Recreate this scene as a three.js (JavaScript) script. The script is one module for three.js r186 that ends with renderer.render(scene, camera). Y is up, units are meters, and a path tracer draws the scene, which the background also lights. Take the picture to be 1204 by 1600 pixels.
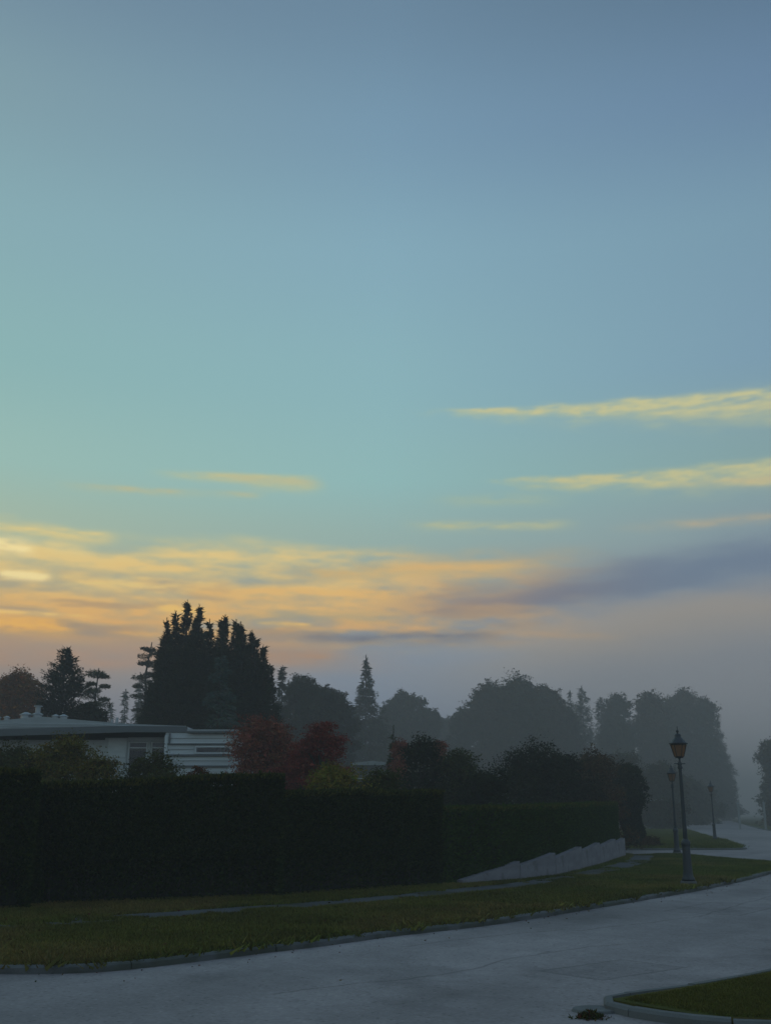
import * as THREE from 'three';
import { mergeGeometries } from 'three/addons/utils/BufferGeometryUtils.js';

// ---------------------------------------------------------------- camera, sky, sun, exposure
const scene = new THREE.Scene();
const camera = new THREE.PerspectiveCamera(51.95, 770 / 1024, 0.1, 3000);
camera.position.set(0, 1.65, 0);
camera.rotation.set(16.005 * Math.PI / 180, 0, 0);
scene.add(camera);
const renderer = new THREE.WebGLRenderer({ antialias: true });
renderer.toneMapping = THREE.LinearToneMapping;
renderer.toneMappingExposure = 1;
renderer.shadowMap.enabled = true;

const clamp = (x, a = 0, b = 1) => Math.min(b, Math.max(a, x));
const sstep = (a, b, x) => { const t = clamp((x - a) / (b - a)); return t * t * (3 - 2 * t); };
const lerp = (a, b, t) => a + (b - a) * t;
const lin = (v) => { v /= 255; return v <= 0.04045 ? v / 12.92 : ((v + 0.055) / 1.055) ** 2.4; };
function rng(seed) {
  let s = seed >>> 0;
  return () => { s = (s + 0x6D2B79F5) >>> 0; let t = s; t = Math.imul(t ^ (t >>> 15), t | 1); t ^= t + Math.imul(t ^ (t >>> 7), t | 61); return ((t ^ (t >>> 14)) >>> 0) / 4294967296; };
}
function hash2(x, y) { let h = Math.imul(x | 0, 374761393) + Math.imul(y | 0, 668265263); h = Math.imul(h ^ (h >>> 13), 1274126177); return ((h ^ (h >>> 16)) >>> 0) / 4294967296; }
function vnoise(x, y) {
  const xi = Math.floor(x), yi = Math.floor(y); let u = x - xi, v = y - yi; u = u * u * (3 - 2 * u); v = v * v * (3 - 2 * v);
  return lerp(lerp(hash2(xi, yi), hash2(xi + 1, yi), u), lerp(hash2(xi, yi + 1), hash2(xi + 1, yi + 1), u), v);
}
function fbm(x, y, o = 4) { let s = 0, a = 0.5, n = 0; for (let i = 0; i < o; i++) { s += a * vnoise(x, y); n += a; a *= 0.5; x = x * 2.03 + 17.1; y = y * 2.03 + 9.7; } return s / n; }

// The evening sky by azimuth (degrees, right positive) and elevation: air colours, then high cloud.
const AIR = [ // elevation, left, middle, right (sRGB)
  [0, [146, 150, 166], [148, 164, 194], [166, 180, 204]],
  [4, [158, 156, 166], [150, 168, 196], [168, 182, 206]],
  [7.3, [186, 170, 158], [150, 168, 190], [158, 170, 190]],
  [10.8, [206, 188, 148], [168, 172, 170], [148, 157, 170]],
  [14.3, [186, 208, 184], [168, 197, 189], [148, 170, 177]],
  [17.7, [169, 208, 198], [158, 203, 202], [144, 178, 180]],
  [23, [151, 195, 195], [149, 193, 201], [133, 169, 190]],
  [29.7, [143, 182, 191], [140, 180, 197], [127, 163, 184]],
  [36, [132, 164, 177], [124, 159, 183], [110, 141, 170]],
  [42, [114, 142, 163], [110, 140, 164], [94, 122, 147]],
  [60, [104, 130, 154], [102, 128, 154], [92, 118, 146]],
  [90, [96, 119, 145], [96, 119, 145], [96, 119, 145]],
];
function airColour(az, el, out) {
  let k = 0; while (k < AIR.length - 2 && el > AIR[k + 1][0]) k++;
  const A = AIR[k], B = AIR[k + 1], t = clamp((el - A[0]) / (B[0] - A[0]));
  const t2 = lerp(t, t * t * (3 - 2 * t), 0.35), back = sstep(60, 170, Math.abs(az)), a = clamp(az / 21, -1.25, 1.25);
  for (let c = 0; c < 3; c++) {
    const L = lerp(A[1][c], B[1][c], t2), M = lerp(A[2][c], B[2][c], t2), R = lerp(A[3][c], B[3][c], t2);
    const side = a < 0 ? lerp(M, L, -a) : lerp(M, R, a);
    out[c] = lerp(side, lerp(M, R, 0.6), back);
  }
}
const over = (o, r, g, b, a) => { if (a <= 0) return; a = Math.min(a, 1); r *= 1.15; g *= 1.115; b *= 1.04; o[0] = lerp(o[0], r, a); o[1] = lerp(o[1], g, a); o[2] = lerp(o[2], b, a); };
// a streak from (a0,e0) to (a1,e1): sharp above, feathered below
function streak(o, az, el, a0, e0, a1, e1, up, down, fade0, fade1, rgb, alpha, seed, grow = 0) {
  if (az < a0 - 2 || az > a1 + 2) return;
  const s = clamp((az - a0) / (a1 - a0)), wob = (fbm(az * 0.5 + seed, seed * 3.1, 3) - 0.5) * 0.16 * (up + down);
  const frill = (fbm(az * 0.62 - el * 0.5 + seed * 5, el * 2.6 + az * 0.2, 5) - 0.5) * 0.5 * down, v = el - lerp(e0, e1, s) - wob - frill * (el < lerp(e0, e1, s) ? 1 : 0.3), g = grow ? lerp(0.06, 1, s ** grow) : 1;
  if (v > up * 5 + 1 || v < -down * 5 - 1) return;
  const prof = v > 0 ? Math.exp(-((v / (up * g)) ** 2)) : Math.exp(-((v / (down * g)) ** 2));
  const ends = sstep(a0 - 0.3, a0 + fade0, az) * (1 - sstep(a1 - fade1, a1 + 0.3, az));
  const n = fbm(az * 0.55 + seed * 7 + el * 0.6, el * 3.2 + seed, 5), fib = fbm(az * 1.3 - el * 1.6 + seed, el * 9 + seed * 2, 4);
  over(o, rgb[0], rgb[1], rgb[2], alpha * prof * ends * clamp(0.35 + 1.2 * (n - 0.24) + 1.1 * (fib - 0.5), 0, 1.2));
}
function cloudColour(az, el, o) {
  const out = sstep(95, 60, Math.abs(az)); if (out <= 0) return;
  const n1 = fbm(az * 0.22 + 3.3 - el * 0.08, el * 1.05 + 1.7, 5), n2 = fbm(az * 0.34 + el * 0.25 + 31, el * 2.3 + 5, 5), n3 = fbm(az * 0.9 + 9, el * 3.8 + 2, 4);
  // broad warm cirrus deck low on the left, thinning to the right
  const topEdge = 14.7 - 0.02 * (az + 20) + (n1 - 0.5) * 2.0, deckAz = 1 - sstep(4, 15, az);
  let deck = sstep(8.0, 9.6, el) * (1 - sstep(topEdge - 1.6, topEdge + 0.2, el)) * deckAz;
  deck *= clamp(0.3 + 2.1 * (n2 - 0.36) + 1.0 * (n3 - 0.5), 0.03, 1);
  const warm = sstep(12.6, 9.4, el), right = sstep(-6, 10, az);
  over(o, lerp(lerp(232, 236, warm), 196, right), lerp(lerp(206, 184, warm), 163, right), lerp(lerp(140, 108, warm), 126, right), deck * 0.92 * out);
  // darker mauve undersides through the deck
  const under = sstep(8.4, 9.3, el) * (1 - sstep(11.4, 12.6, el)) * sstep(0.52, 0.68, fbm(az * 0.2 + 61, el * 1.6 + 8, 4)) * deckAz;
  over(o, 166, 146, 128, under * 0.6 * out);
  // pink glow under the deck
  over(o, 204, 154, 118, 0.75 * Math.exp(-(((el - 7.9) / 0.9) ** 2)) * (1 - sstep(-6, 3, az)) * clamp(0.3 + 1.4 * (n1 - 0.3)) * out);
  // upper wisps, yellow grey
  const Y = [186, 189, 154], Y2 = [180, 184, 156];
  streak(o, az, el, 1.2, 21.6, 36, 20.8, 0.5, 1.8, 6, 6, Y, 1.15, 1.3, 0.9);
  streak(o, az, el, 11.5, 20.85, 38, 19.7, 0.6, 1.3, 8, 8, [192, 190, 150], 0.6, 2.9, 0.7);
  streak(o, az, el, 4.5, 17.66, 38, 17.1, 0.5, 1.6, 6, 8, Y, 1.15, 4.1, 0.8);
  streak(o, az, el, 13, 16.9, 38, 16.4, 0.4, 0.7, 8, 8, [196, 184, 146], 0.8, 5.7, 0.7);
  streak(o, az, el, -13.6, 17.75, -3.6, 17.8, 0.14, 0.3, 5, 1.6, Y, 1.2, 7.2);
  streak(o, az, el, -10, 17.72, -3.2, 17.4, 0.22, 0.4, 3, 2, Y, 0.8, 8.3);
  streak(o, az, el, -9.4, 17.75, -3.4, 17.55, 0.12, 0.22, 2, 1.2, Y2, 0.8, 8.8);
  streak(o, az, el, -18.5, 16.75, -10.6, 16.85, 0.11, 0.25, 4, 1.4, Y2, 0.85, 9.4);
  streak(o, az, el, -12.5, 16.75, -6.8, 16.85, 0.16, 0.22, 2, 1, Y2, 0.6, 10.3);
  streak(o, az, el, 0.8, 15.3, 11, 15.1, 0.2, 0.26, 3, 2.4, Y, 0.85, 11.9);
  streak(o, az, el, 12, 14.8, 34, 14.6, 0.25, 0.25, 5, 8, [190, 172, 146], 0.6, 12.4);
  streak(o, az, el, 2, 16.6, 11, 16.5, 0.3, 0.3, 3, 3, [172, 184, 158], 0.5, 13.4);
  // brighter pieces of the deck
  const G = [240, 212, 138], W = [246, 230, 172];
  streak(o, az, el, -40, 14.4, -14.6, 14.25, 0.2, 0.45, 4, 1.5, [222, 206, 146], 0.95, 14.2);
  streak(o, az, el, -40, 13.45, -18.8, 13.4, 0.3, 0.38, 4, 1.0, W, 2.0, 15.8);
  streak(o, az, el, -19, 13.5, -15.8, 13.3, 0.25, 0.3, 1, 1, [234, 214, 150], 0.9, 16.9);
  streak(o, az, el, -20.6, 11.92, -18.0, 11.86, 0.18, 0.22, 0.6, 0.6, W, 2.2, 18.1);
  streak(o, az, el, -18.4, 11.8, -8, 11.9, 0.4, 0.5, 2, 3, G, 0.9, 19.6);
  streak(o, az, el, -17, 12.7, -7, 12.7, 0.25, 0.35, 3, 3, [230, 200, 132], 0.85, 20.4);
  streak(o, az, el, -12, 11.4, 3, 11.6, 0.4, 0.55, 3, 4, [232, 190, 118], 0.95, 21.4);
  streak(o, az, el, -8, 12.6, 9, 12.9, 0.35, 0.5, 4, 4, [208, 180, 126], 0.8, 22.4);
  streak(o, az, el, -1, 13.0, 10, 13.1, 0.22, 0.3, 3, 4, [216, 182, 124], 0.8, 23.4);
  streak(o, az, el, -40, 10.35, -15.3, 9.92, 0.07, 0.13, 4, 1.5, [250, 212, 130], 1.5, 24.2);
  streak(o, az, el, -44, 9.5, -16.2, 9.42, 0.34, 0.4, 4, 1.8, [244, 190, 98], 1.5, 25.8);
  streak(o, az, el, -12.7, 10.62, -9.6, 10.5, 0.24, 0.26, 0.9, 1.2, [240, 200, 118], 1.3, 26.9);
  streak(o, az, el, -15, 9.12, -9.4, 9.2, 0.14, 0.16, 1.4, 1.4, [232, 184, 110], 1.1, 27.7);
  streak(o, az, el, -7, 9.93, -4.1, 9.86, 0.07, 0.08, 0.5, 0.5, [250, 204, 112], 1.6, 28.7);
  streak(o, az, el, -9, 10.2, 2, 10.35, 0.3, 0.3, 3, 3, [164, 164, 146], 0.7, 29.7);
  streak(o, az, el, -3.8, 9.72, 3, 9.66, 0.14, 0.12, 1.4, 1.4, [222, 178, 122], 1.15, 30.7);
  streak(o, az, el, -5, 9.25, 7, 9.3, 0.22, 0.32, 2, 3, [116, 122, 142], 0.95, 31.9);
  streak(o, az, el, -9, 8.2, -1.5, 8.2, 0.4, 0.5, 2, 2.5, [182, 148, 122], 0.9, 32.7);
  // dark blue grey roll of cloud rising to the right
  const line = az < 7 ? 11.05 + 0.02 * az : 11.2 + 0.117 * (az - 7) - 0.0035 * (az - 7) ** 2 * sstep(16, 30, az), half = 0.38 + 0.042 * clamp(az + 2, 0, 26);
  const roll = Math.exp(-(Math.abs((el - line - (n1 - 0.5) * 1.3 - (n2 - 0.5) * 0.6) / half) ** 2)) * sstep(-3, 11, az) * (1 - sstep(40, 75, az));
  over(o, lerp(124, 102, sstep(2, 18, az)), lerp(119, 122, sstep(2, 18, az)), lerp(138, 154, sstep(2, 18, az)), roll * 0.86 * out);
  // the top of the fog bank on the right
  const bank = 8.2 + 3.6 * sstep(-2, 20, az) + (n1 - 0.5) * 1.0, inBank = (1 - sstep(bank - 1.7, bank + 0.15, el)) * sstep(-6, 14, az) * (1 - sstep(60, 95, az));
  const low = sstep(bank, bank - 4.5, el);
  over(o, lerp(160, 126, low), lerp(152, 133, low), lerp(145, 146, low), inBank * 0.8 * out);
  streak(o, az, el, 5.5, 9.45, 10.2, 9.4, 0.2, 0.22, 1.5, 2, [186, 160, 132], 0.85, 33.7);
  streak(o, az, el, 8, 9.2, 13, 9.05, 0.16, 0.2, 1.5, 2, [176, 156, 134], 0.7, 34.7);
}
{
  const W = 4096, H = 2048, data = new Float32Array(W * H * 4), o = [0, 0, 0];
  for (let j = 0; j < H; j++) {
    const el = (j + 0.5) / H * 180 - 90;
    for (let i = 0; i < W; i++) {
      const th = ((i + 0.5) / W - 0.5) * 2 * Math.PI, k = 4 * (j * W + i);
      const az = Math.atan2(Math.cos(th), -Math.sin(th)) * 180 / Math.PI;
      if (el < -1) { data[k] = 0.09; data[k + 1] = 0.11; data[k + 2] = 0.14; data[k + 3] = 1; continue; }
      airColour(az, Math.max(el, 0), o);
      if (el > -1 && el < 26) cloudColour(az, el, o);
      data[k] = lin(o[0]); data[k + 1] = lin(o[1]); data[k + 2] = lin(o[2]); data[k + 3] = 1;
    }
  }
  const sky = new THREE.DataTexture(data, W, H, THREE.RGBAFormat, THREE.FloatType);
  sky.mapping = THREE.EquirectangularReflectionMapping; sky.magFilter = THREE.LinearFilter; sky.minFilter = THREE.LinearFilter; sky.needsUpdate = true;
  scene.background = sky; scene.environment = sky;
}
// the last of the sun, low on the left behind cloud
const sun = new THREE.DirectionalLight(new THREE.Color(1, 0.78, 0.55), 0.06);
{ const a = -32 * Math.PI / 180, e = 7 * Math.PI / 180; sun.position.set(Math.sin(a) * Math.cos(e) * 200, Math.sin(e) * 200, -Math.cos(a) * Math.cos(e) * 200); }
sun.castShadow = true; sun.shadow.radius = 24;
Object.assign(sun.shadow.camera, { left: -120, right: 120, top: 80, bottom: -80, near: 1, far: 500 });
scene.add(sun);
scene.fog = new THREE.FogExp2(new THREE.Color(1.0, 0.905, 0.865), 0.0033);

// ---------------------------------------------------------------- helpers
const taken = {};
function numbered(n) { const k = taken[n] = (taken[n] ?? -1) + 1; return k ? `${n}_${String(k).padStart(3, '0')}` : n; }
function thing(name, label, category, [x, y, z] = [0, 0, 0], turn = 0, group) {
  const o = new THREE.Group(); o.name = numbered(name); o.position.set(x, y, z); o.rotation.y = turn; o.userData = { label, category };
  if (group) o.userData.group = group;
  scene.add(o); return o;
}
function part(name, geo, mat, parent, pos) {
  const m = new THREE.Mesh(geo, mat); m.name = parent === scene ? numbered(name) : name; m.castShadow = m.receiveShadow = true;
  if (pos) m.position.set(...pos);
  parent.add(m); return m;
}
function struct(name, geo, mat, label, category) { const m = part(name, geo, mat, scene); m.userData = { kind: 'structure', label, category }; return m; }
const mat = (r, g, b, rough = 0.85, extra = {}) => new THREE.MeshStandardMaterial({ color: new THREE.Color().setRGB(r, g, b), roughness: rough, ...extra });
const box = (x0, x1, y0, y1, z0, z1) => new THREE.BoxGeometry(x1 - x0, y1 - y0, z1 - z0).translate((x0 + x1) / 2, (y0 + y1) / 2, (z0 + z1) / 2);
class Buf {
  constructor() { this.n = 0; this.p = new Float32Array(9 * 4096); this.c = new Float32Array(9 * 4096); }
  tri(ax, ay, az, bx, by, bz, cx, cy, cz, r, g, b) {
    let k = this.n * 9;
    if (k + 9 > this.p.length) { const p = new Float32Array(this.p.length * 2), c = new Float32Array(p.length); p.set(this.p); c.set(this.c); this.p = p; this.c = c; }
    const p = this.p, c = this.c;
    p[k] = ax; p[k + 1] = ay; p[k + 2] = az; p[k + 3] = bx; p[k + 4] = by; p[k + 5] = bz; p[k + 6] = cx; p[k + 7] = cy; p[k + 8] = cz;
    for (let i = 0; i < 3; i++) { c[k++] = r; c[k++] = g; c[k++] = b; }
    this.n++;
  }
  // a pointed leaf from p along unit d with half width w across a random side
  leaf(px, py, pz, dx, dy, dz, len, w, col, R, diamond) {
    let sx = R() - 0.5, sy = R() - 0.5, sz = R() - 0.5; const t = sx * dx + sy * dy + sz * dz; sx -= t * dx; sy -= t * dy; sz -= t * dz;
    const m = w / (Math.hypot(sx, sy, sz) || 1); sx *= m; sy *= m; sz *= m;
    const ex = px + dx * len, ey = py + dy * len, ez = pz + dz * len, q = 0.45 * len;
    if (diamond) {
      const mx = px + dx * q, my = py + dy * q - 0.08 * len, mz = pz + dz * q;
      this.tri(px, py, pz, mx + sx, my + sy, mz + sz, ex, ey, ez, ...col); this.tri(px, py, pz, ex, ey, ez, mx - sx, my - sy, mz - sz, ...col);
    } else this.tri(px + sx, py + sy, pz + sz, px - sx, py - sy, pz - sz, ex, ey, ez, ...col);
  }
  geo() {
    const g = new THREE.BufferGeometry();
    g.setAttribute('position', new THREE.BufferAttribute(this.p.slice(0, this.n * 9), 3)); g.setAttribute('color', new THREE.BufferAttribute(this.c.slice(0, this.n * 9), 3));
    g.computeVertexNormals(); Buf.total += this.n; return g;
  }
}
Buf.total = 0;
function taper(pts, radii, seg = 6) { // a tapered tube through points
  const pos = [], idx = [];
  pts.forEach((p, i) => {
    const a = pts[Math.max(0, i - 1)], b = pts[Math.min(pts.length - 1, i + 1)], d = new THREE.Vector3().subVectors(b, a).normalize();
    const u = new THREE.Vector3(Math.abs(d.y) > 0.9 ? 1 : 0, Math.abs(d.y) > 0.9 ? 0 : 1, 0).cross(d).normalize(), v = new THREE.Vector3().crossVectors(d, u);
    for (let k = 0; k < seg; k++) { const t = k / seg * 2 * Math.PI, q = p.clone().addScaledVector(u, Math.cos(t) * radii[i]).addScaledVector(v, Math.sin(t) * radii[i]); pos.push(q.x, q.y, q.z); }
  });
  for (let i = 0; i < pts.length - 1; i++) for (let k = 0; k < seg; k++) { const a = i * seg + k, b = i * seg + (k + 1) % seg; idx.push(a, b, a + seg, b, b + seg, a + seg); }
  const g = new THREE.BufferGeometry(); g.setAttribute('position', new THREE.Float32BufferAttribute(pos, 3)); g.setIndex(idx); g.computeVertexNormals(); return g;
}
const V = (x, y, z) => new THREE.Vector3(x, y, z);
function noisyTexture(size, metres, fn, srgb) {
  const d = new Uint8Array(size * size * 4);
  for (let j = 0; j < size; j++) for (let i = 0; i < size; i++) { const c = fn(i / size * metres, j / size * metres, i, j), k = 4 * (j * size + i); d[k] = clamp(c[0], 0, 255); d[k + 1] = clamp(c[1], 0, 255); d[k + 2] = clamp(c[2], 0, 255); d[k + 3] = 255; }
  const t = new THREE.DataTexture(d, size, size); t.wrapS = t.wrapT = THREE.MirroredRepeatWrapping; t.magFilter = THREE.LinearFilter; t.repeat.set(1 / metres, 1 / metres);
  if (srgb) t.colorSpace = THREE.SRGBColorSpace; t.needsUpdate = true; return t;
}
const toS = (v) => 255 * (v <= 0.0031308 ? v * 12.92 : 1.055 * v ** (1 / 2.4) - 0.055);
function shapeOf(poly) { const s = new THREE.Shape(); poly.forEach(([x, z], i) => i ? s.lineTo(x, -z) : s.moveTo(x, -z)); return s; }
function slab(poly, top, bottom) { const g = new THREE.ExtrudeGeometry(shapeOf(poly), { depth: top - bottom, bevelEnabled: false }); g.rotateX(-Math.PI / 2); g.translate(0, bottom, 0); return g; }
function sheet(poly, y) { const g = new THREE.ShapeGeometry(shapeOf(poly)); g.rotateX(-Math.PI / 2); g.translate(0, y, 0); return g; }
function smooth(pts, n) { return new THREE.CatmullRomCurve3(pts.map(([x, z]) => V(x, 0, z)), false, 'centripetal').getSpacedPoints(n).map((p) => [p.x, p.z]); }
function inside(poly, x, z) { let c = false; for (let i = 0, j = poly.length - 1; i < poly.length; j = i++) { const [xi, zi] = poly[i], [xj, zj] = poly[j]; if ((zi > z) !== (zj > z) && x < (xj - xi) * (z - zi) / (zj - zi) + xi) c = !c; } return c; }

// ---------------------------------------------------------------- ground, lawns, road, kerbs
const lawnTex = noisyTexture(1024, 9, (x, y, i, j) => {
  const a = fbm(x * 1.1, y * 1.1, 5), b = fbm(x * 14 + 5, y * 14, 3), h = hash2(i, j), dry = sstep(0.52, 0.72, fbm(x * 0.7 + 40, y * 0.9 + 4, 4));
  const v = 0.95 + 0.6 * b + 0.25 * (h - 0.5), g = 0.7 + 0.6 * a;
  return [toS(lerp(0.060, 0.10, dry) * v * g), toS(lerp(0.062, 0.078, dry) * v * g), toS(lerp(0.012, 0.024, dry) * v * g)];
}, true);
const lawnMat = new THREE.MeshPhysicalMaterial({ specularIntensity: 0.2, map: lawnTex, roughness: 0.95, bumpMap: lawnTex, bumpScale: 0.02 });
const RY = -0.075;
const KERB = smooth([[-46, -25], [-24, -18], [-12, -14.6], [-7, -13.45], [-5.13, -13.0], [-4.33, -12.82], [-3.28, -12.95], [-2.35, -13.79], [-1.66, -14.57], [-0.89, -15.38], [-0.02, -16.45], [1.51, -18.0], [3.52, -20.7], [5.29, -23.2], [7.49, -26.4], [9.6, -29.9], [11.66, -33.6], [13.2, -36.4]], 160);
const CORNER = smooth([[13.2, -36.4], [13.75, -37.6], [13.7, -39.1], [13.1, -41.6], [12.7, -44.2], [12.45, -46.2], [12.0, -46.75], [11.2, -46.6], [10.4, -46.3]], 40);
const BACK = smooth([[9.4, -53.6], [11.64, -53.8], [15, -54.1], [17.5, -54.7], [18.0, -55.6], [19.2, -60.5], [21.2, -68.5], [22.6, -75.7], [31, -113], [41, -155], [78, -287]], 120);
const RIGHT = smooth([[92, -293], [66, -205], [39.7, -113], [37.2, -101], [33.5, -84], [28, -58], [22, -42], [15, -29], [9.5, -20.6], [6.3, -15.4], [4.52, -12.72], [3.55, -11.86], [2.75, -11.05], [2.08, -10.6], [1.88, -10.28], [1.95, -10.02], [2.35, -9.8], [3.2, -9.66], [8, -8.9], [26, -6.5]], 220);
const ROAD = [...KERB, ...CORNER.slice(1), [6, -48.5], [6, -52.5], ...BACK, [79, -291], ...RIGHT, [26, 9], [-46, 9]];
{
  const ground = new THREE.CircleGeometry(900, 64); ground.rotateX(-Math.PI / 2); ground.translate(0, -0.16, -150);
  for (let i = 0, p = ground.attributes.position, u = ground.attributes.uv; i < p.count; i++) u.setXY(i, p.getX(i), p.getZ(i));
  struct('ground', ground, lawnMat);
}
// asphalt: pale worn surface with aggregate, cracks, patches
const CRACKS = [];
{
  const R = rng(77);
  const crack = (x0, z0, x1, z1, wig) => { let pts = [[x0, z0]]; const n = Math.ceil(Math.hypot(x1 - x0, z1 - z0) / 0.22); let o = 0; for (let i = 1; i <= n; i++) { o = o * 0.9 + (R() - 0.5) * wig; const t = i / n, l = Math.hypot(x1 - x0, z1 - z0); pts.push([lerp(x0, x1, t) - (z1 - z0) / l * o, lerp(z0, z1, t) + (x1 - x0) / l * o]); } CRACKS.push(pts); };
  crack(-1.1, -11.4, 0.5, -12.6, 0.1); crack(0.4, -12.5, 2.2, -14.7, 0.12); crack(2.0, -14.5, 3.3, -15.5, 0.1); 
  crack(2.9, -17.2, 5.6, -19.6, 0.12); crack(5.4, -19.5, 8.4, -24.4, 0.14); crack(0.2, -15.2, 2.8, -17.4, 0.1);
  for (let i = 0; i < 7; i++) { const x = -8 + R() * 22, z = -10 - R() * 26, a = R() * 6.28, l = 0.6 + R() * 2; crack(x, z, x + Math.cos(a) * l, z + Math.sin(a) * l, 0.12); }
}
const ASPH = 48, AX = -14, AZ = -56, AN = 2048;
const crackMask = new Float32Array(AN * AN);
for (const pts of CRACKS) for (let s = 0; s < pts.length - 1; s++) {
  const [x0, z0] = pts[s], [x1, z1] = pts[s + 1], n = Math.ceil(Math.hypot(x1 - x0, z1 - z0) / 0.008);
  for (let k = 0; k < n; k++) { const i = Math.round((lerp(x0, x1, k / n) - AX) / ASPH * AN), j = Math.round((lerp(z0, z1, k / n) - AZ) / ASPH * AN); if (i > 0 && j > 0 && i < AN - 1 && j < AN - 1) { crackMask[j * AN + i] = 1; if (hash2(i, j) > 0.6) crackMask[j * AN + i + 1] = Math.max(0.6, crackMask[j * AN + i + 1]); } }
}
const asphTex = noisyTexture(AN, ASPH, (x, y, i, j) => {
  const wear = fbm(x * 0.35 + 3, y * 0.22 + 1, 5), grit = fbm(x * 9, y * 9, 2), h = hash2(i, j), h2 = hash2(i * 3 + 7, j * 5 + 1);
  const lane = 0.5 + 0.5 * Math.sin((x * 0.8 + y * 0.58) * 2.6 + 2 * fbm(x * 0.2, y * 0.2 + 4, 2)), blot = fbm(x * 2.6 + 11, y * 1.9 + 6, 4);
  const stain = sstep(0.58, 0.76, fbm(x * 0.9 + 70, y * 0.6 + 2, 4)), patch = sstep(0.6, 0.63, fbm(x * 0.28 + 120, y * 0.2 + 9, 3));
  let v = 0.256 * (0.72 + 0.56 * wear) * (0.92 + 0.16 * grit) * (0.86 + 0.28 * h) * (h2 > 0.985 ? 0.5 : h2 < 0.012 ? 1.35 : 1) * (0.84 + 0.32 * blot) * (0.92 + 0.16 * lane) * (1 - 0.2 * stain) * (1 - 0.08 * patch);
  const wx = x + AX, wz = y + AZ; // two repair patches with tarred edges
  for (const [px, pz, w, d, a] of [[2.6, -13.1, 0.75, 0.45, 0.7], [6.4, -21.2, 1.3, 0.7, 0.95]]) { const cu = Math.cos(a), su = Math.sin(a), qx = Math.abs((wx - px) * cu - (wz - pz) * su), qz = Math.abs((wx - px) * su + (wz - pz) * cu), e = Math.max(qx - w, qz - d) + 0.03 * (grit - 0.5); if (e < 0) v *= 0.86 + 0.1 * grit; if (Math.abs(e) < 0.025) v *= 0.7; }
  v *= 1 - 0.42 * crackMask[j * AN + i];
  return [toS(v * 1.19), toS(v * 1.01), toS(v * 1.0)];
}, true);
const roadMat = new THREE.MeshStandardMaterial({ map: asphTex, roughness: 0.82, bumpMap: asphTex, bumpScale: 0.008 });
{
  const g = sheet(ROAD, RY), u = g.attributes.uv, p = g.attributes.position;
  for (let i = 0; i < p.count; i++) u.setXY(i, p.getX(i) - AX, p.getZ(i) - AZ);
  struct('road', g, roadMat);
}
const LAWN1 = [...KERB, ...CORNER.slice(1), [6, -48.5], [6, -52.5], ...BACK, [79, -291], [60, -330], [-260, -330], [-260, -60], [-46, -30]];
const LAWN2 = [...RIGHT.slice(0), [60, -6.5], [330, -120], [330, -330], [96, -300]];
struct('lawn', slab(LAWN1, 0, -0.158), lawnMat); struct('lawn', slab(LAWN2, 0, -0.158), lawnMat);
const PATH_UP = smooth([[-13, -14.6], [-9, -16.1], [-6.08, -17.72], [-4.66, -18.8], [-1.99, -21.15], [-0.03, -23.3], [1.57, -25.4], [3.35, -27.9], [5.2, -31.4], [7.5, -36.9], [9.6, -43.2], [10.3, -46.4]], 90);
const PATH_LO = smooth([[-13.2, -13.5], [-9, -14.9], [-5.68, -16.5], [-4.38, -17.6], [-1.8, -19.75], [0.12, -21.8], [1.75, -23.9], [3.6, -26.3], [5.45, -29.9], [7.9, -35.2], [10.4, -42.6], [11.3, -46.5]], 90);
const rough = (pts, s, a) => pts.map(([x, z], i) => [x + (fbm(i * 0.7 + s, s, 3) - 0.5) * a, z + (fbm(i * 0.7 + s + 50, s, 3) - 0.5) * a]);
const PATH = [...rough(PATH_LO, 3, 0.34), ...rough(PATH_UP, 9, 0.34).reverse()];
const pathTex = noisyTexture(512, 6, (x, y, i, j) => { const v = 0.09 * (0.6 + 0.8 * fbm(x * 1.6, y * 1.6, 5)) * (0.8 + 0.4 * hash2(i, j)), m = sstep(0.5, 0.7, fbm(x * 1.1 + 20, y * 1.1, 4)); return [toS(lerp(v, 0.05, m)), toS(lerp(v, 0.052, m)), toS(lerp(v, 0.026, m))]; }, true);
struct('footpath', sheet(PATH, 0.004), new THREE.MeshStandardMaterial({ map: pathTex, roughness: 0.95, bumpMap: pathTex, bumpScale: 0.01 }));
struct('cross_street', sheet([[-60, -262], [72, -262], [74, -284], [-60, -284]], 0.004), mat(0.22, 0.225, 0.23));

const concreteTex = noisyTexture(512, 2.4, (x, y, i, j) => { const m = sstep(0.5, 0.68, fbm(x * 2.4 + 9, y * 2.4, 4)), v = 0.13 * (0.5 + 1.0 * fbm(x * 3, y * 3, 5)) * (0.86 + 0.28 * hash2(i, j)); return [toS(lerp(v, 0.07, m * 0.7)), toS(lerp(v, 0.075, m * 0.7)), toS(lerp(v, 0.05, m * 0.7))]; }, true);
const kerbMat = new THREE.MeshStandardMaterial({ map: concreteTex, roughness: 0.9, bumpMap: concreteTex, bumpScale: 0.01 });
const paleTex = noisyTexture(512, 2.4, (x, y, i, j) => { const v = 0.16 * (0.7 + 0.5 * fbm(x * 3 + 5, y * 3, 5)) * (0.88 + 0.24 * hash2(i, j)), m = sstep(0.56, 0.72, fbm(x * 2 + 9, y * 2, 4)); return [toS(lerp(v, 0.1, m * 0.5)), toS(lerp(v, 0.1, m * 0.5)), toS(lerp(v * 0.98, 0.08, m * 0.5))]; }, true);
const paleMat = new THREE.MeshStandardMaterial({ map: paleTex, roughness: 0.9, bumpMap: paleTex, bumpScale: 0.008 });
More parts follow.
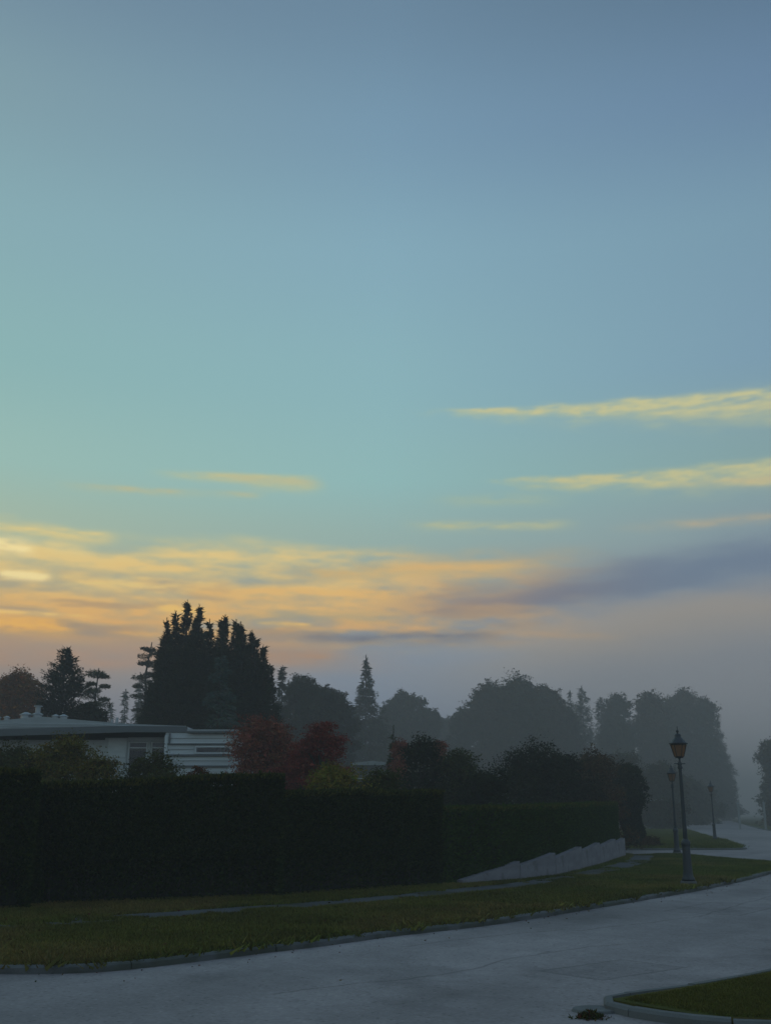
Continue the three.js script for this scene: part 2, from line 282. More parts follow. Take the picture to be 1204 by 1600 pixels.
// kerb stones along a line; the road lies on the left of the direction of travel when side = 1
function kerb(name, label, line, width, m, side, step = 2.4, seed = 1) {
  const g = new THREE.Group(); g.name = numbered(name); g.userData = { kind: 'structure', label }; scene.add(g);
  const R = rng(seed), curve = new THREE.CatmullRomCurve3(line.map(([x, z]) => V(x, 0, z))), L = curve.getLength(), n = Math.max(1, Math.round(L / step));
  curve.arcLengthDivisions = 800; curve.updateArcLengths();
  for (let s = 0; s < n; s++) {
    const t0 = s / n + 0.008 / L, t1 = (s + 1) / n - 0.008 / L, k = Math.max(2, Math.ceil(step / 0.3)), pos = [], uv = [], idx = [], dy = (R() - 0.5) * 0.02, push = (R() - 0.5) * 0.02;
    for (let i = 0; i <= k; i++) {
      const t = lerp(t0, t1, i / k), p = curve.getPointAt(t), d = curve.getTangentAt(t), nx = -d.z * side, nz = d.x * side;
      const prof = [[push + 0.012, -0.16], [push, -0.075], [push, -0.02 + dy], [push + 0.025, 0.004 + dy], [width, 0.006 + dy], [width, -0.16]];
      let run = 0;
      prof.forEach(([o, y], q) => { const off = o - width + 0.003; if (q) run += Math.hypot(o - prof[q - 1][0], y - prof[q - 1][1]); pos.push(p.x + nx * off, y, p.z + nz * off); uv.push(t * L, run); });
    }
    for (let i = 0; i < k; i++) for (let q = 0; q < 5; q++) { const a = i * 6 + q, b = a + 6; idx.push(a, b, a + 1, b, b + 1, a + 1); }
    for (const e of [0, k * 6]) for (let q = 1; q < 5; q++) idx.push(e, e + q, e + q + 1);
    let geo = new THREE.BufferGeometry(); geo.setAttribute('position', new THREE.Float32BufferAttribute(pos, 3)); geo.setAttribute('uv', new THREE.Float32BufferAttribute(uv, 2)); geo.setIndex(idx); geo = geo.toNonIndexed(); geo.computeVertexNormals();
    part('kerb_segment', geo, m, g);
  }
}
kerb('kerb', 'grey concrete kerb between the road and the wide grass verge', KERB.filter(([x]) => x > -14), 0.11, kerbMat, -1, 2.2, 5);
kerb('kerb', 'kerb round the tip of the verge at the side street', CORNER, 0.16, kerbMat, -1, 2.2, 6);
kerb('kerb', 'low kerb along the far side of the side street', BACK.filter(([, z]) => z > -100), 0.16, paleMat, -1, 3, 7);
kerb('kerb', 'pale concrete kerb round the grass corner in front', RIGHT.filter(([x, z]) => z > -26 && x < 15), 0.1, paleMat, -1, 0.9, 8);
kerb('kerb', 'kerb of the far verge on the right of the bending street', RIGHT.filter(([, z]) => z < -26 && z > -160), 0.16, paleMat, -1, 4, 9);
{
  const g = new THREE.CylinderGeometry(0.2, 0.22, 0.03, 20); g.scale(1, 1, 0.8);
  const ramp = struct('kerb_ramp', g.translate(1.9, -0.066, -10.42), paleMat, 'pale worn concrete patch at the tip of the grass corner');
}

// ---------------------------------------------------------------- grass blades
const leafMat = new THREE.MeshPhysicalMaterial({ vertexColors: true, roughness: 0.85, specularIntensity: 0.25, side: THREE.DoubleSide });
function tuftGeo(seed, blades, h, spread) {
  const R = rng(seed), b = new Buf();
  for (let i = 0; i < blades; i++) { const a = R() * 6.28, l = h * (0.5 + R() * 0.7), t = 0.35 + R() * 0.7; b.leaf((R() - 0.5) * spread, 0, (R() - 0.5) * spread, Math.cos(a) * Math.sin(t), Math.cos(t), Math.sin(a) * Math.sin(t), l, 0.006 + R() * 0.005, [1, 1, 1].map(() => 0.85 + R() * 0.3), R); }
  return b.geo();
}
const tuft = tuftGeo(3, 9, 0.075, 0.12), tuftFar = tuftGeo(4, 7, 0.11, 0.3);
function grass(name, label, n, pick, geo, seed, edge = []) {
  const R = rng(seed), list = [];
  for (let i = 0, tries = 0; i < n && tries < n * 12; tries++) { const p = pick(R); if (!p) continue; list.push(p); i++; }
  list.push(...edge);
  const m = new THREE.InstancedMesh(geo, leafMat, list.length), o = new THREE.Object3D(), c = new THREE.Color();
  list.forEach(([x, z, s = 1, y = -0.005], i) => {
    o.position.set(x, y, z); o.rotation.set((R() - 0.5) * 0.3, R() * 6.28, (R() - 0.5) * 0.3); o.scale.setScalar(s * (0.7 + R() * 0.6)); o.updateMatrix(); m.setMatrixAt(i, o.matrix);
    const dry = sstep(0.5, 0.75, fbm(x * 0.5 + 8, z * 0.35, 4)) * 0.6 + (R() > 0.92 ? 0.3 : 0), v = 1.5 * (0.6 + R() * 0.7) * (0.65 + 0.75 * fbm(x * 0.9, z * 0.9 + 30, 3));
    m.setColorAt(i, c.setRGB(lerp(0.082, 0.142, dry) * v, lerp(0.084, 0.106, dry) * v, lerp(0.013, 0.030, dry) * v));
  });
  m.name = name; m.userData = { kind: 'stuff', label, category: 'grass' }; m.castShadow = m.receiveShadow = true; scene.add(m);
}
const blocked = (x, z) => inside(PATH, x, z) && fbm(x * 1.7, z * 1.7, 3) < 0.68;
const kerbTufts = (line, R, p, s) => line.flatMap(([x, z], i) => R() < p ? Array.from({ length: 3 + Math.floor(R() * 10) }, () => [x - 0.03 + (R() - 0.5) * 0.3, z - 0.04 + (R() - 0.5) * 0.3, s * (0.8 + R() * 1.1)]) : []);
{
  const R = rng(10), near = KERB.filter(([x]) => x > -8 && x < 9);
  grass('verge_grass', 'short olive grass on the wide verge between the road and the hedges', 150000, (R) => { const z = -12.6 - 18 * R() ** 1.2, x = -8 + R() * 17; return inside(LAWN1, x, z) && !blocked(x, z) && Math.abs(x) < -z * 0.42 ? [x, z, 1] : null; }, tuft, 21, [...kerbTufts(near, R, 0.6, 1.0), ...kerbTufts(near, R, 0.35, 1.25)]);
  grass('verge_grass', 'grass on the narrow end of the verge around the lamp posts', 80000, (R) => { const z = -24 - 23 * R(), x = 1 + R() * 13.5; return inside(LAWN1, x, z) && !blocked(x, z) && Math.abs(x) < -z * 0.42 ? [x, z, 0.7] : null; }, tuftFar, 22);
  grass('corner_grass', 'dark grass on the kerbed corner at the front', 60000, (R) => { const z = -9.6 - 14 * R(), x = 1.9 + R() * 8; return inside(LAWN2, x, z) && inside(LAWN2, x - 0.14, z + 0.02) && inside(LAWN2, x, z - 0.14) && x < -z * 0.42 ? [x, z, 0.45] : null; }, tuft, 23);
  grass('back_grass', 'browned grass beyond the side street', 50000, (R) => { const z = -53.5 - 60 * R(), x = 6 + R() * 36; return (inside(LAWN1, x, z) || inside(LAWN2, x, z)) && x < -z * 0.42 ? [x, z, 1.6] : null; }, tuftFar, 24);
}
{ // fallen leaves along the gutters and the little heap by the corner kerb
  const R = rng(91), b = new Buf(), cols = [[0.10, 0.05, 0.015], [0.14, 0.085, 0.02], [0.07, 0.035, 0.02], [0.12, 0.03, 0.02], [0.05, 0.06, 0.015]];
  const drop = (x, y, z, s) => { const a = R() * 6.28, t = (R() - 0.5) * 0.7; b.leaf(x, y + 0.006 + R() * 0.012, z, Math.cos(a) * Math.cos(t), Math.abs(Math.sin(t)) * 0.6, Math.sin(a) * Math.cos(t), s * (0.6 + R()), s * 0.35, cols[Math.floor(R() * 5)], R, true); };
  for (const [x, z] of KERB) if (x > -8 && x < 10) for (let i = 0; i < 3; i++) { const d = 0.12 + 0.9 * R() ** 2.5; drop(x + d * 0.5 + (R() - 0.5) * 0.5, RY, z + d * 0.8 + (R() - 0.5) * 0.3, 0.03); }
  for (let i = 0; i < 14; i++) { const x = -7 + R() * 16, z = -10 - R() * 18; if (inside(ROAD, x, z)) drop(x, RY, z, 0.03); }
  for (let i = 0; i < 500; i++) { const x = -8 + R() * 18, z = -13 - R() * 20; if (inside(LAWN1, x, z)) drop(x, 0.03, z, 0.055); }
  const m = part('fallen_leaves', b.geo(), leafMat, scene); m.userData = { kind: 'stuff', label: 'brown fallen leaves scattered along the gutter and verge', category: 'leaves' };
  const h = new Buf();
  const t = thing('weed_clump', 'small clump of weeds and red brown leaves at the tip of the corner kerb', 'weeds', [1.79, -0.075, -10.06]);
  for (let i = 0; i < 520; i++) { const r = (R() > 0.8 ? 0.24 : 0.13) * R() ** 0.7, a = R() * 6.28, x = r * Math.cos(a) * 1.1, z = r * Math.sin(a) * 0.7, y = Math.max(0, 0.08 - r * 0.4) * R(), q = R() * 6.28, e = R() * 1.2; h.leaf(x, y, z, Math.cos(q) * Math.cos(e), Math.sin(e), Math.sin(q) * Math.cos(e), 0.03 + R() * 0.03, 0.009, R() > 0.35 ? [0.05, 0.06, 0.016] : cols[Math.floor(R() * 4)], R, true); }
  part('leaves', h.geo(), leafMat, t).scale.setScalar(0.8);
}

// ---------------------------------------------------------------- hedges and the retaining wall
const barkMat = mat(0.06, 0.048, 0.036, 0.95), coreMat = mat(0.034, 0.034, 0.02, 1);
const jitterCol = (c, R, v = 0.35) => { const k = 1 - v + 2 * v * R(), h = (R() - 0.5) * 0.2; return [1.35 * c[0] * k * (1 + h), 1.08 * c[1] * k, 0.72 * c[2] * k * (1 - h)]; };
function hedge(label, P0, P1, h0, h1, depth, colA, colB, n, seed, low, bareTo = 0, bow = () => 0) {
  const dx = P1[0] - P0[0], dz = P1[1] - P0[1], L = Math.hypot(dx, dz), ang = Math.atan2(-dz, dx), t = thing('clipped_hedge', label, 'hedge', [P0[0], 0, P0[1]], ang, 'clipped hedges along the footpath'), R = rng(seed), b = new Buf();
  delete t.userData.group;
  const top = (s) => lerp(h0, h1, s / L) + (fbm(s * 0.9 + seed, 1, 4) - 0.5) * 0.08, bot = (s) => low ? lerp(low[0], low[1], s / L) + (fbm(s * 1.9 + seed, 4, 3) - 0.6) * 0.28 + (fbm(s * 6.3 + seed, 9, 2) - 0.5) * 0.24 : 0.02;
  const bulge = (s, y) => (fbm(s * 0.8 + seed * 3, y * 0.9 + 7, 4) - 0.5) * 0.28;
  let litRim = false;  // top rim leaves get a paler tint: light caught there, put into colour
  const put = (x, y, z, nx, ny, nz) => {
    z += bow(x / L);
    let a = R() - 0.5, c = R() - 0.5, e = R() - 0.5, ux = nx * 0.55 + a * 1.3, uy = ny * 0.55 + c * 1.3 + 0.25, uz = nz * 0.55 + e * 1.3; const m = Math.hypot(ux, uy, uz) || 1;
    const mix = R();
    b.leaf(x, y, z, ux / m, uy / m, uz / m, 0.05 + R() * 0.05, 0.016 + R() * 0.012, jitterCol(litRim ? [0.085, 0.095, 0.024] : [0, 1, 2].map((q) => lerp(colA[q], colB[q], mix)), R), R);
  };
  const area = [L * (h0 + h1) / 2, L * depth, depth * h0, depth * h1, L * 0.4], sum = area.reduce((p, q) => p + q);
  for (let i = 0; i < n; i++) {
    let q = R() * sum, f = 0; while (q > area[f]) q -= area[f++];
    const sink = 0.16 * R() * R();
    if (f === 0) { const s = R() * L, y = lerp(bot(s), top(s), R()); if (y < bareTo && R() > 0.14 + 0.6 * (y / bareTo) ** 2) { i--; continue; } put(s, y, bulge(s, y) - sink - (y < bareTo ? 0.2 * R() : 0) , 0, 0.1, 1); }
    else if (f === 1) { const s = R() * L, z = -R() * depth; put(s, top(s) - sink * 0.7 + 0.02 * R() + (R() > 0.985 ? 0.09 * R() : 0), z, 0, 1, 0); }
    else if (f === 2) put(sink, R() * top(0), -R() * depth + bulge(0, 1) * 0.5, -1, 0.1, 0);
    else if (f === 3) put(L - sink, lerp(bot(L), top(L), R()), -R() * depth, 1, 0.1, 0);
    else { const s = R() * L; litRim = R() > 0.3; put(s, top(s) - R() * 0.09 + 0.03, bulge(s, top(s)) + 0.03 * R() - 0.2 * R(), 0, 0.9, 0.5); litRim = false; }
  }
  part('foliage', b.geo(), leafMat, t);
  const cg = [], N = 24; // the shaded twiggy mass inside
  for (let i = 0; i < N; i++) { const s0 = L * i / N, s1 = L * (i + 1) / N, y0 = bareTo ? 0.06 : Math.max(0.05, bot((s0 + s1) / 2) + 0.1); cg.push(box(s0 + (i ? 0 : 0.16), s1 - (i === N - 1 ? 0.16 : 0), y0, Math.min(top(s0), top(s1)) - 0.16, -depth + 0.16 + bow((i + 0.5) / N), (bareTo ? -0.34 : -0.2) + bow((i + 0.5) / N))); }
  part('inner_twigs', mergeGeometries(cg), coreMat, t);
  const st = [];
  for (let s = 0.2; s < L - 0.1; s += 0.3 + R() * 0.25) for (const z of [-0.26 - R() * 0.1, -depth * 0.55, -depth + 0.25]) { const x = s + (R() - 0.5) * 0.2, r = 0.018 + R() * 0.022; const zb = z + bow(x / L); st.push(taper([V(x, 0, zb), V(x + (R() - 0.5) * 0.1, 0.45, zb), V(x + (R() - 0.5) * 0.25, Math.max(1, bareTo + 0.4), zb)], [r * 1.2, r, r * 0.7], 5)); }
  const stems = part('stems', mergeGeometries(st), barkMat, t); stems.userData.kind = 'stuff';
  return t;
}
const HG = [0.018, 0.034, 0.010], HG2 = [0.038, 0.062, 0.015];
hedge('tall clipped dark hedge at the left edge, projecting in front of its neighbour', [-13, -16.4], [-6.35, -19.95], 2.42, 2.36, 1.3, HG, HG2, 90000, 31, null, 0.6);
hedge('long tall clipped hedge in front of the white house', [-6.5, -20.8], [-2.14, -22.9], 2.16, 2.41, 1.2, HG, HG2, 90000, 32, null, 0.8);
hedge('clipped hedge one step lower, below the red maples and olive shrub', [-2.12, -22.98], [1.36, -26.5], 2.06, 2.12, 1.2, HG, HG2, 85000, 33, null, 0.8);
const BOW = [0, 0.5, 0.88, 1.02, 1.05, 1.04, 1.02, 0.97, 0.92, 0.86, 0.8, 0.72, 0.64, 0.56, 0.47, 0.39, 0.31, 0.23, 0.15, 0.07, 0];
const bowAt = (t) => { const k = clamp(t) * 20, i = Math.min(19, Math.floor(k)); return lerp(BOW[i], BOW[i + 1], k - i); };
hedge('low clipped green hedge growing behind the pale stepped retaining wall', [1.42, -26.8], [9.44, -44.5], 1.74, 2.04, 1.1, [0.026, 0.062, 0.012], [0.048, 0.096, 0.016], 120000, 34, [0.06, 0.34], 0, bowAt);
{
  const line = [[1.73, -26.89], [3.33, -28.67], [4.52, -30.5], [5.86, -34.0], [7.03, -37.1], [8.46, -41.4], [9.43, -44.24]], hs = [[0.1, 0.46], [0.36, 0.6], [0.47, 0.66], [0.53, 0.7], [0.57, 0.72], [0.58, 0.7]];
  const t = thing('retaining_wall', 'low pale grey stepped concrete retaining wall below the green hedge', 'wall', [line[0][0], 0, line[0][1]]), R = rng(51);
  const wm = new THREE.MeshStandardMaterial({ map: noisyTexture(512, 3, (x, y, i, j) => { const v = 0.235 * (0.72 + 0.56 * fbm(x * 2, y * 5, 5)) * (0.9 + 0.2 * hash2(i, j)), m = 0.45 * sstep(0.6, 0.78, fbm(x * 2 + 40, y * 2.2, 4)); return [toS(lerp(v * 1.1, 0.07, m)), toS(lerp(v, 0.065, m)), toS(lerp(v * 1.08, 0.055, m))]; }, true), roughness: 0.9 });
  hs.forEach(([ha, hb], k) => {
    const [x0, z0] = line[k], [x1, z1] = line[k + 1], w = Math.hypot(x1 - x0, z1 - z0), f = new THREE.Shape();
    f.moveTo(0.006, -0.1); f.lineTo(w - 0.006, -0.1); f.lineTo(w - 0.006, hb); f.lineTo(w * 0.55, lerp(ha, hb, 0.55) + (R() - 0.5) * 0.03); f.lineTo(0.006, ha); f.closePath();
    const m = part('wall_panel', new THREE.ExtrudeGeometry(f, { depth: 0.17, bevelEnabled: true, bevelSize: 0.008, bevelThickness: 0.008, bevelSegments: 1 }), wm, t, [x0 - line[0][0], 0, z0 - line[0][1]]);
    m.rotation.y = Math.atan2(-(z1 - z0), x1 - x0);
  });
}

// ---------------------------------------------------------------- house
const white = (v, seed) => new THREE.MeshStandardMaterial({ map: noisyTexture(256, 3, (x, y, i, j) => { const k = v * (0.86 + 0.28 * fbm(x * 2 + seed, y * 4, 4)) * (0.96 + 0.08 * hash2(i, j)); return [toS(k * 0.98), toS(k), toS(k * 1.02)]; }, true), roughness: 0.7 });
const sidingMat = [white(0.58, 1), white(0.53, 7), white(0.62, 3)], trimMat = white(0.68, 5), darkTrim = mat(0.15, 0.155, 0.165, 0.6), fasciaMat = mat(0.15, 0.155, 0.165, 0.7), roofMat = white(0.42, 11), metalMat = mat(0.42, 0.43, 0.45, 0.45, { metalness: 0.6 });
const glassMat = new THREE.MeshPhysicalMaterial({ color: 0xffffff, roughness: 0.04, transmission: 1, thickness: 0, ior: 1.5, side: THREE.DoubleSide });
const roomMat = mat(0.03, 0.03, 0.03), curtainMat = mat(0.3, 0.29, 0.27);
const ext = (pts, z0, z1) => { const s = new THREE.Shape(); pts.forEach(([x, y], i) => i ? s.lineTo(x, y) : s.moveTo(x, y)); return new THREE.ExtrudeGeometry(s, { depth: z1 - z0, bevelEnabled: false }).translate(0, 0, z0); };
function windowIn(parent, x0, x1, y0, y1, z, bars) {
  const f = [box(x0, x1, y1 - 0.05, y1, z - 0.06, z + 0.05), box(x0, x1, y0, y0 + 0.05, z - 0.06, z + 0.05), box(x0, x0 + 0.05, y0 + 0.05, y1 - 0.05, z - 0.06, z + 0.05), box(x1 - 0.05, x1, y0 + 0.05, y1 - 0.05, z - 0.06, z + 0.05)];
  for (const b of bars ?? []) f.push(box(x0 + 0.05, x1 - 0.05, b - 0.02, b + 0.02, z - 0.05, z + 0.04));
  const w = part('window', mergeGeometries(f), trimMat, parent);
  part('pane', box(x0 + 0.05, x1 - 0.05, y0 + 0.05, y1 - 0.05, z - 0.012, z - 0.006), glassMat, w);
}
{
  const HX = -10, HZ = -40, t = thing('white_house', 'low white house with flat grey roof edge and roof vents behind the hedge', 'house', [HX, 0, HZ]);
  const X = (x) => x - HX;
  // main block: front wall at z -0.8 with the windows cut out of it
  const wall = [box(X(-24), X(-10.65), 0, 4.34, -0.95, -0.8), box(X(-10.65), X(-9.78), 0, 4.42, -0.95, -0.8), box(X(-9.78), X(-8.2), 0, 3.2, -0.95, -0.8), box(X(-9.78), X(-8.2), 4.3, 4.44, -0.95, -0.8), box(X(-9.0), X(-8.92), 3.2, 4.3, -0.95, -0.8), box(X(-24), X(-23.85), 0, 4.3, -9, -0.95), box(X(-24), X(-5.7), 0, 4.2, -9.15, -9), box(X(-23.85), X(-5.7), -0.1, 0.05, -9, -0.95)];
  part('wall', mergeGeometries(wall), sidingMat[0], t);
  part('room', mergeGeometries([box(X(-10.4), X(-10.3), 0.05, 4.1, -4, -0.95), box(X(-10.3), X(-8.2), 0.05, 4.1, -4.1, -4), box(X(-10.3), X(-8.2), 2.2, 2.3, -4, -0.95)]), roomMat, t);
  part('wall_panel', box(X(-10.5), X(-9.82), 3.7, 4.4, -0.8, -0.76), trimMat, t);
  for (let i = 0; i < 3; i++) part('siding_board', box(X(-10.5), X(-9.82), 3.06 + 0.2 * i, 3.24 + 0.2 * i, -0.8, -0.765), sidingMat[i], t);
  windowIn(t, X(-9.76), X(-9.02), 3.22, 4.28, -0.86, [4.05]); windowIn(t, X(-8.9), X(-8.22), 3.22, 4.28, -0.86, [4.05]);
  part('post', box(X(-8.22), X(-8.1), 3.2, 4.46, -0.12, 0.0), trimMat, t);
  // roof: dark fascia, pale upstand set back, slab behind
  part('fascia', ext([[X(-24), 4.14], [X(-14.4), 4.42], [X(-9.6), 4.57], [X(-7.4), 4.56], [X(-7.4), 4.78], [X(-9.6), 4.80], [X(-14.4), 4.68], [X(-24), 4.42]], -0.06, 0.0), fasciaMat, t);
  part('soffit', ext([[X(-24), 4.2], [X(-14.4), 4.48], [X(-9.6), 4.62], [X(-7.45), 4.62], [X(-7.45), 4.66], [X(-9.6), 4.68], [X(-14.4), 4.54], [X(-24), 4.3]], -9.2, -0.06), fasciaMat, t);
  const roof = part('roof', ext([[X(-24), 4.4], [X(-14.4), 4.6], [X(-9.6), 4.74], [X(-7.5), 4.72], [X(-7.5), 4.81], [X(-9.6), 4.885], [X(-11.3), 5.02], [X(-13), 5.16], [X(-14.4), 5.02], [X(-24), 4.7]], -9.3, -0.16), roofMat, t);
  for (let i = 0; i < 3; i++) { const o = 0.05 + i * 0.075; part('roof_seam', ext([[X(-14.6), 4.70 + o], [X(-9.6 - i * 0.5), 4.80 + o * 0.35], [X(-9.6 - i * 0.5), 4.815 + o * 0.35], [X(-14.6), 4.72 + o]], -0.16, -0.135), trimMat, roof); }
  for (const [x, y0, h, r, cap] of [[-14.95, 4.9, 0.32, 0.1, 1], [-14.6, 4.9, 0.32, 0.1, 1], [-13.87, 5.0, 0.32, 0.19, 1], [-13.43, 5.05, 0.28, 0.17, 1], [-12.72, 5.05, 0.22, 0.12, 1], [-12.42, 5.0, 0.26, 0.14, 1], [-10.35, 4.85, 0.36, 0.055, 0], [-10.55, 4.85, 0.3, 0.04, 0]]) {
    const g = [new THREE.CylinderGeometry(r, r * 1.08, h, 14).translate(0, h / 2, 0)];
    if (cap) g.push(new THREE.CylinderGeometry(r * 0.3, r * 1.25, r * 0.45, 14).translate(0, h + r * 0.26, 0), new THREE.CylinderGeometry(r * 1.3, r * 1.3, 0.025, 14).translate(0, h - 0.01, 0));
    part('roof_vent', mergeGeometries(g), metalMat, roof, [X(x), y0, -1.2]);
  }
  part('roof_vent', mergeGeometries([new THREE.CylinderGeometry(0.1, 0.1, 0.36, 12).translate(0, 0.3, 0), new THREE.CylinderGeometry(0.17, 0.17, 0.03, 12).translate(0, 0.49, 0)]), metalMat, roof, [X(-13.43), 5.15, -1.2]);
  // right wing with lapped boards and a strip window
  part('wing_wall', mergeGeometries([box(X(-8.2), X(-5.66), 0, 3.78, -0.2, -0.04), box(X(-8.2), X(-5.66), 4.06, 4.56, -0.2, -0.04), box(X(-8.2), X(-7.08), 3.78, 4.06, -0.2, -0.04), box(X(-5.72), X(-5.66), 3.78, 4.06, -0.2, -0.04), box(X(-5.82), X(-5.66), 0, 4.56, -9, -0.2), box(X(-8.2), X(-5.82), 3.5, 3.6, -2, -0.2), box(X(-8.2), X(-5.82), 3.6, 4.5, -2.1, -2)]), sidingMat[1], t);
  for (let i = 0; i < 16; i++) {
    const y = 1.3 + i * 0.203, cut = y > 3.65 && y < 4.05;
    const prof = (x0, x1) => { const s = new THREE.Shape(); s.moveTo(0, 0); s.lineTo(0.036, 0); s.lineTo(0.012, 0.2); s.lineTo(0, 0.2); s.closePath(); return new THREE.ExtrudeGeometry(s, { depth: x1 - x0, bevelEnabled: false }).rotateY(Math.PI / 2).scale(1, 1, -1).translate(X(x0), y, -0.04); };
    const g = new THREE.BoxGeometry(1, 1, 1);
    for (const [x0, x1] of cut ? [[-8.08, -7.1]] : [[-8.08, -5.8]]) { const q = box(X(x0), X(x1), y, y + 0.192, -0.04, 0.0), p = q.attributes.position; for (let k = 0; k < p.count; k++) if (p.getZ(k) > -0.02) p.setZ(k, p.getY(k) > y + 0.1 ? -0.025 : 0.004); q.computeVertexNormals(); part('siding_board', q, sidingMat[i % 3], t); }
  }
  windowIn(t, X(-7.08), X(-5.72), 3.78, 4.06, -0.02);
  for (const [x, s] of [[-6.25, 0.13], [-6.08, 0.1], [-5.92, 0.12]]) part('curtain', box(X(x) - s / 2, X(x) + s / 2, 3.8, 4.02, -0.3, -0.27), curtainMat, t);
  part('dark_band', mergeGeometries([box(X(-8.22), X(-5.6), 3.70, 3.76, 0.006, 0.07), box(X(-8.22), X(-5.6), 3.31, 3.36, 0.006, 0.06), box(X(-8.1), X(-5.6), 4.12, 4.16, 0.006, 0.05), box(X(-8.06), X(-8.0), 4.16, 4.52, 0.006, 0.06)]), darkTrim, t);
  part('wing_roof', mergeGeometries([box(X(-7.38), X(-5.52), 4.562, 4.66, -9.2, 0.14)]), roofMat, t);
  part('wing_roof_edge', box(X(-7.38), X(-5.52), 4.54, 4.6, 0.142, 0.16), darkTrim, t);
  part('corner_board', box(X(-5.8), X(-5.62), 0, 3.305, -0.02, 0.05), trimMat, t);
}
function farHouse(name, label, x0, x1, z, h, roofH, mW, mR) {
  const t = thing(name, label, 'house', [(x0 + x1) / 2, 0, z]), w = (x1 - x0) / 2, d = w * 1.1;
  part('wall', box(-w, w, 0, h, -d, 0), mW, t);
  part('roof', ext([[-w - 0.3, h], [w + 0.3, h], [w + 0.3, h + 0.16], [0, h + roofH], [-w - 0.3, h + 0.16]], -d - 0.3, 0.35), mR, t);
  for (let i = 0; i < 3; i++) { const cx = lerp(-w, w, (i + 0.5) / 3); const win = part('window', mergeGeometries([box(cx - 0.5, cx + 0.5, h * 0.45, h * 0.45 + 0.06, 0.002, 0.07), box(cx - 0.5, cx + 0.5, h * 0.8, h * 0.8 + 0.06, 0.002, 0.07), box(cx - 0.5, cx - 0.44, h * 0.45 + 0.06, h * 0.8, 0.002, 0.07), box(cx + 0.44, cx + 0.5, h * 0.45 + 0.06, h * 0.8, 0.002, 0.07)]), trimMat, t); part('pane', box(cx - 0.44, cx + 0.44, h * 0.45 + 0.06, h * 0.8, 0.002, 0.02), mat(0.04, 0.045, 0.05, 0.1), win); }
  return t;
}
farHouse('distant_house', 'distant low house glimpsed between the shrubs below the mist, only its pale roof edge clear', -2.5, 0.3, -92, 5.6, 0.35, mat(0.07, 0.068, 0.066), white(0.34, 21));
farHouse('distant_house', 'small pale roofed house far off in the fog behind the second lamp', 29.6, 31.6, -122, 2.75, 0.5, mat(0.07, 0.07, 0.07), white(0.3, 23));
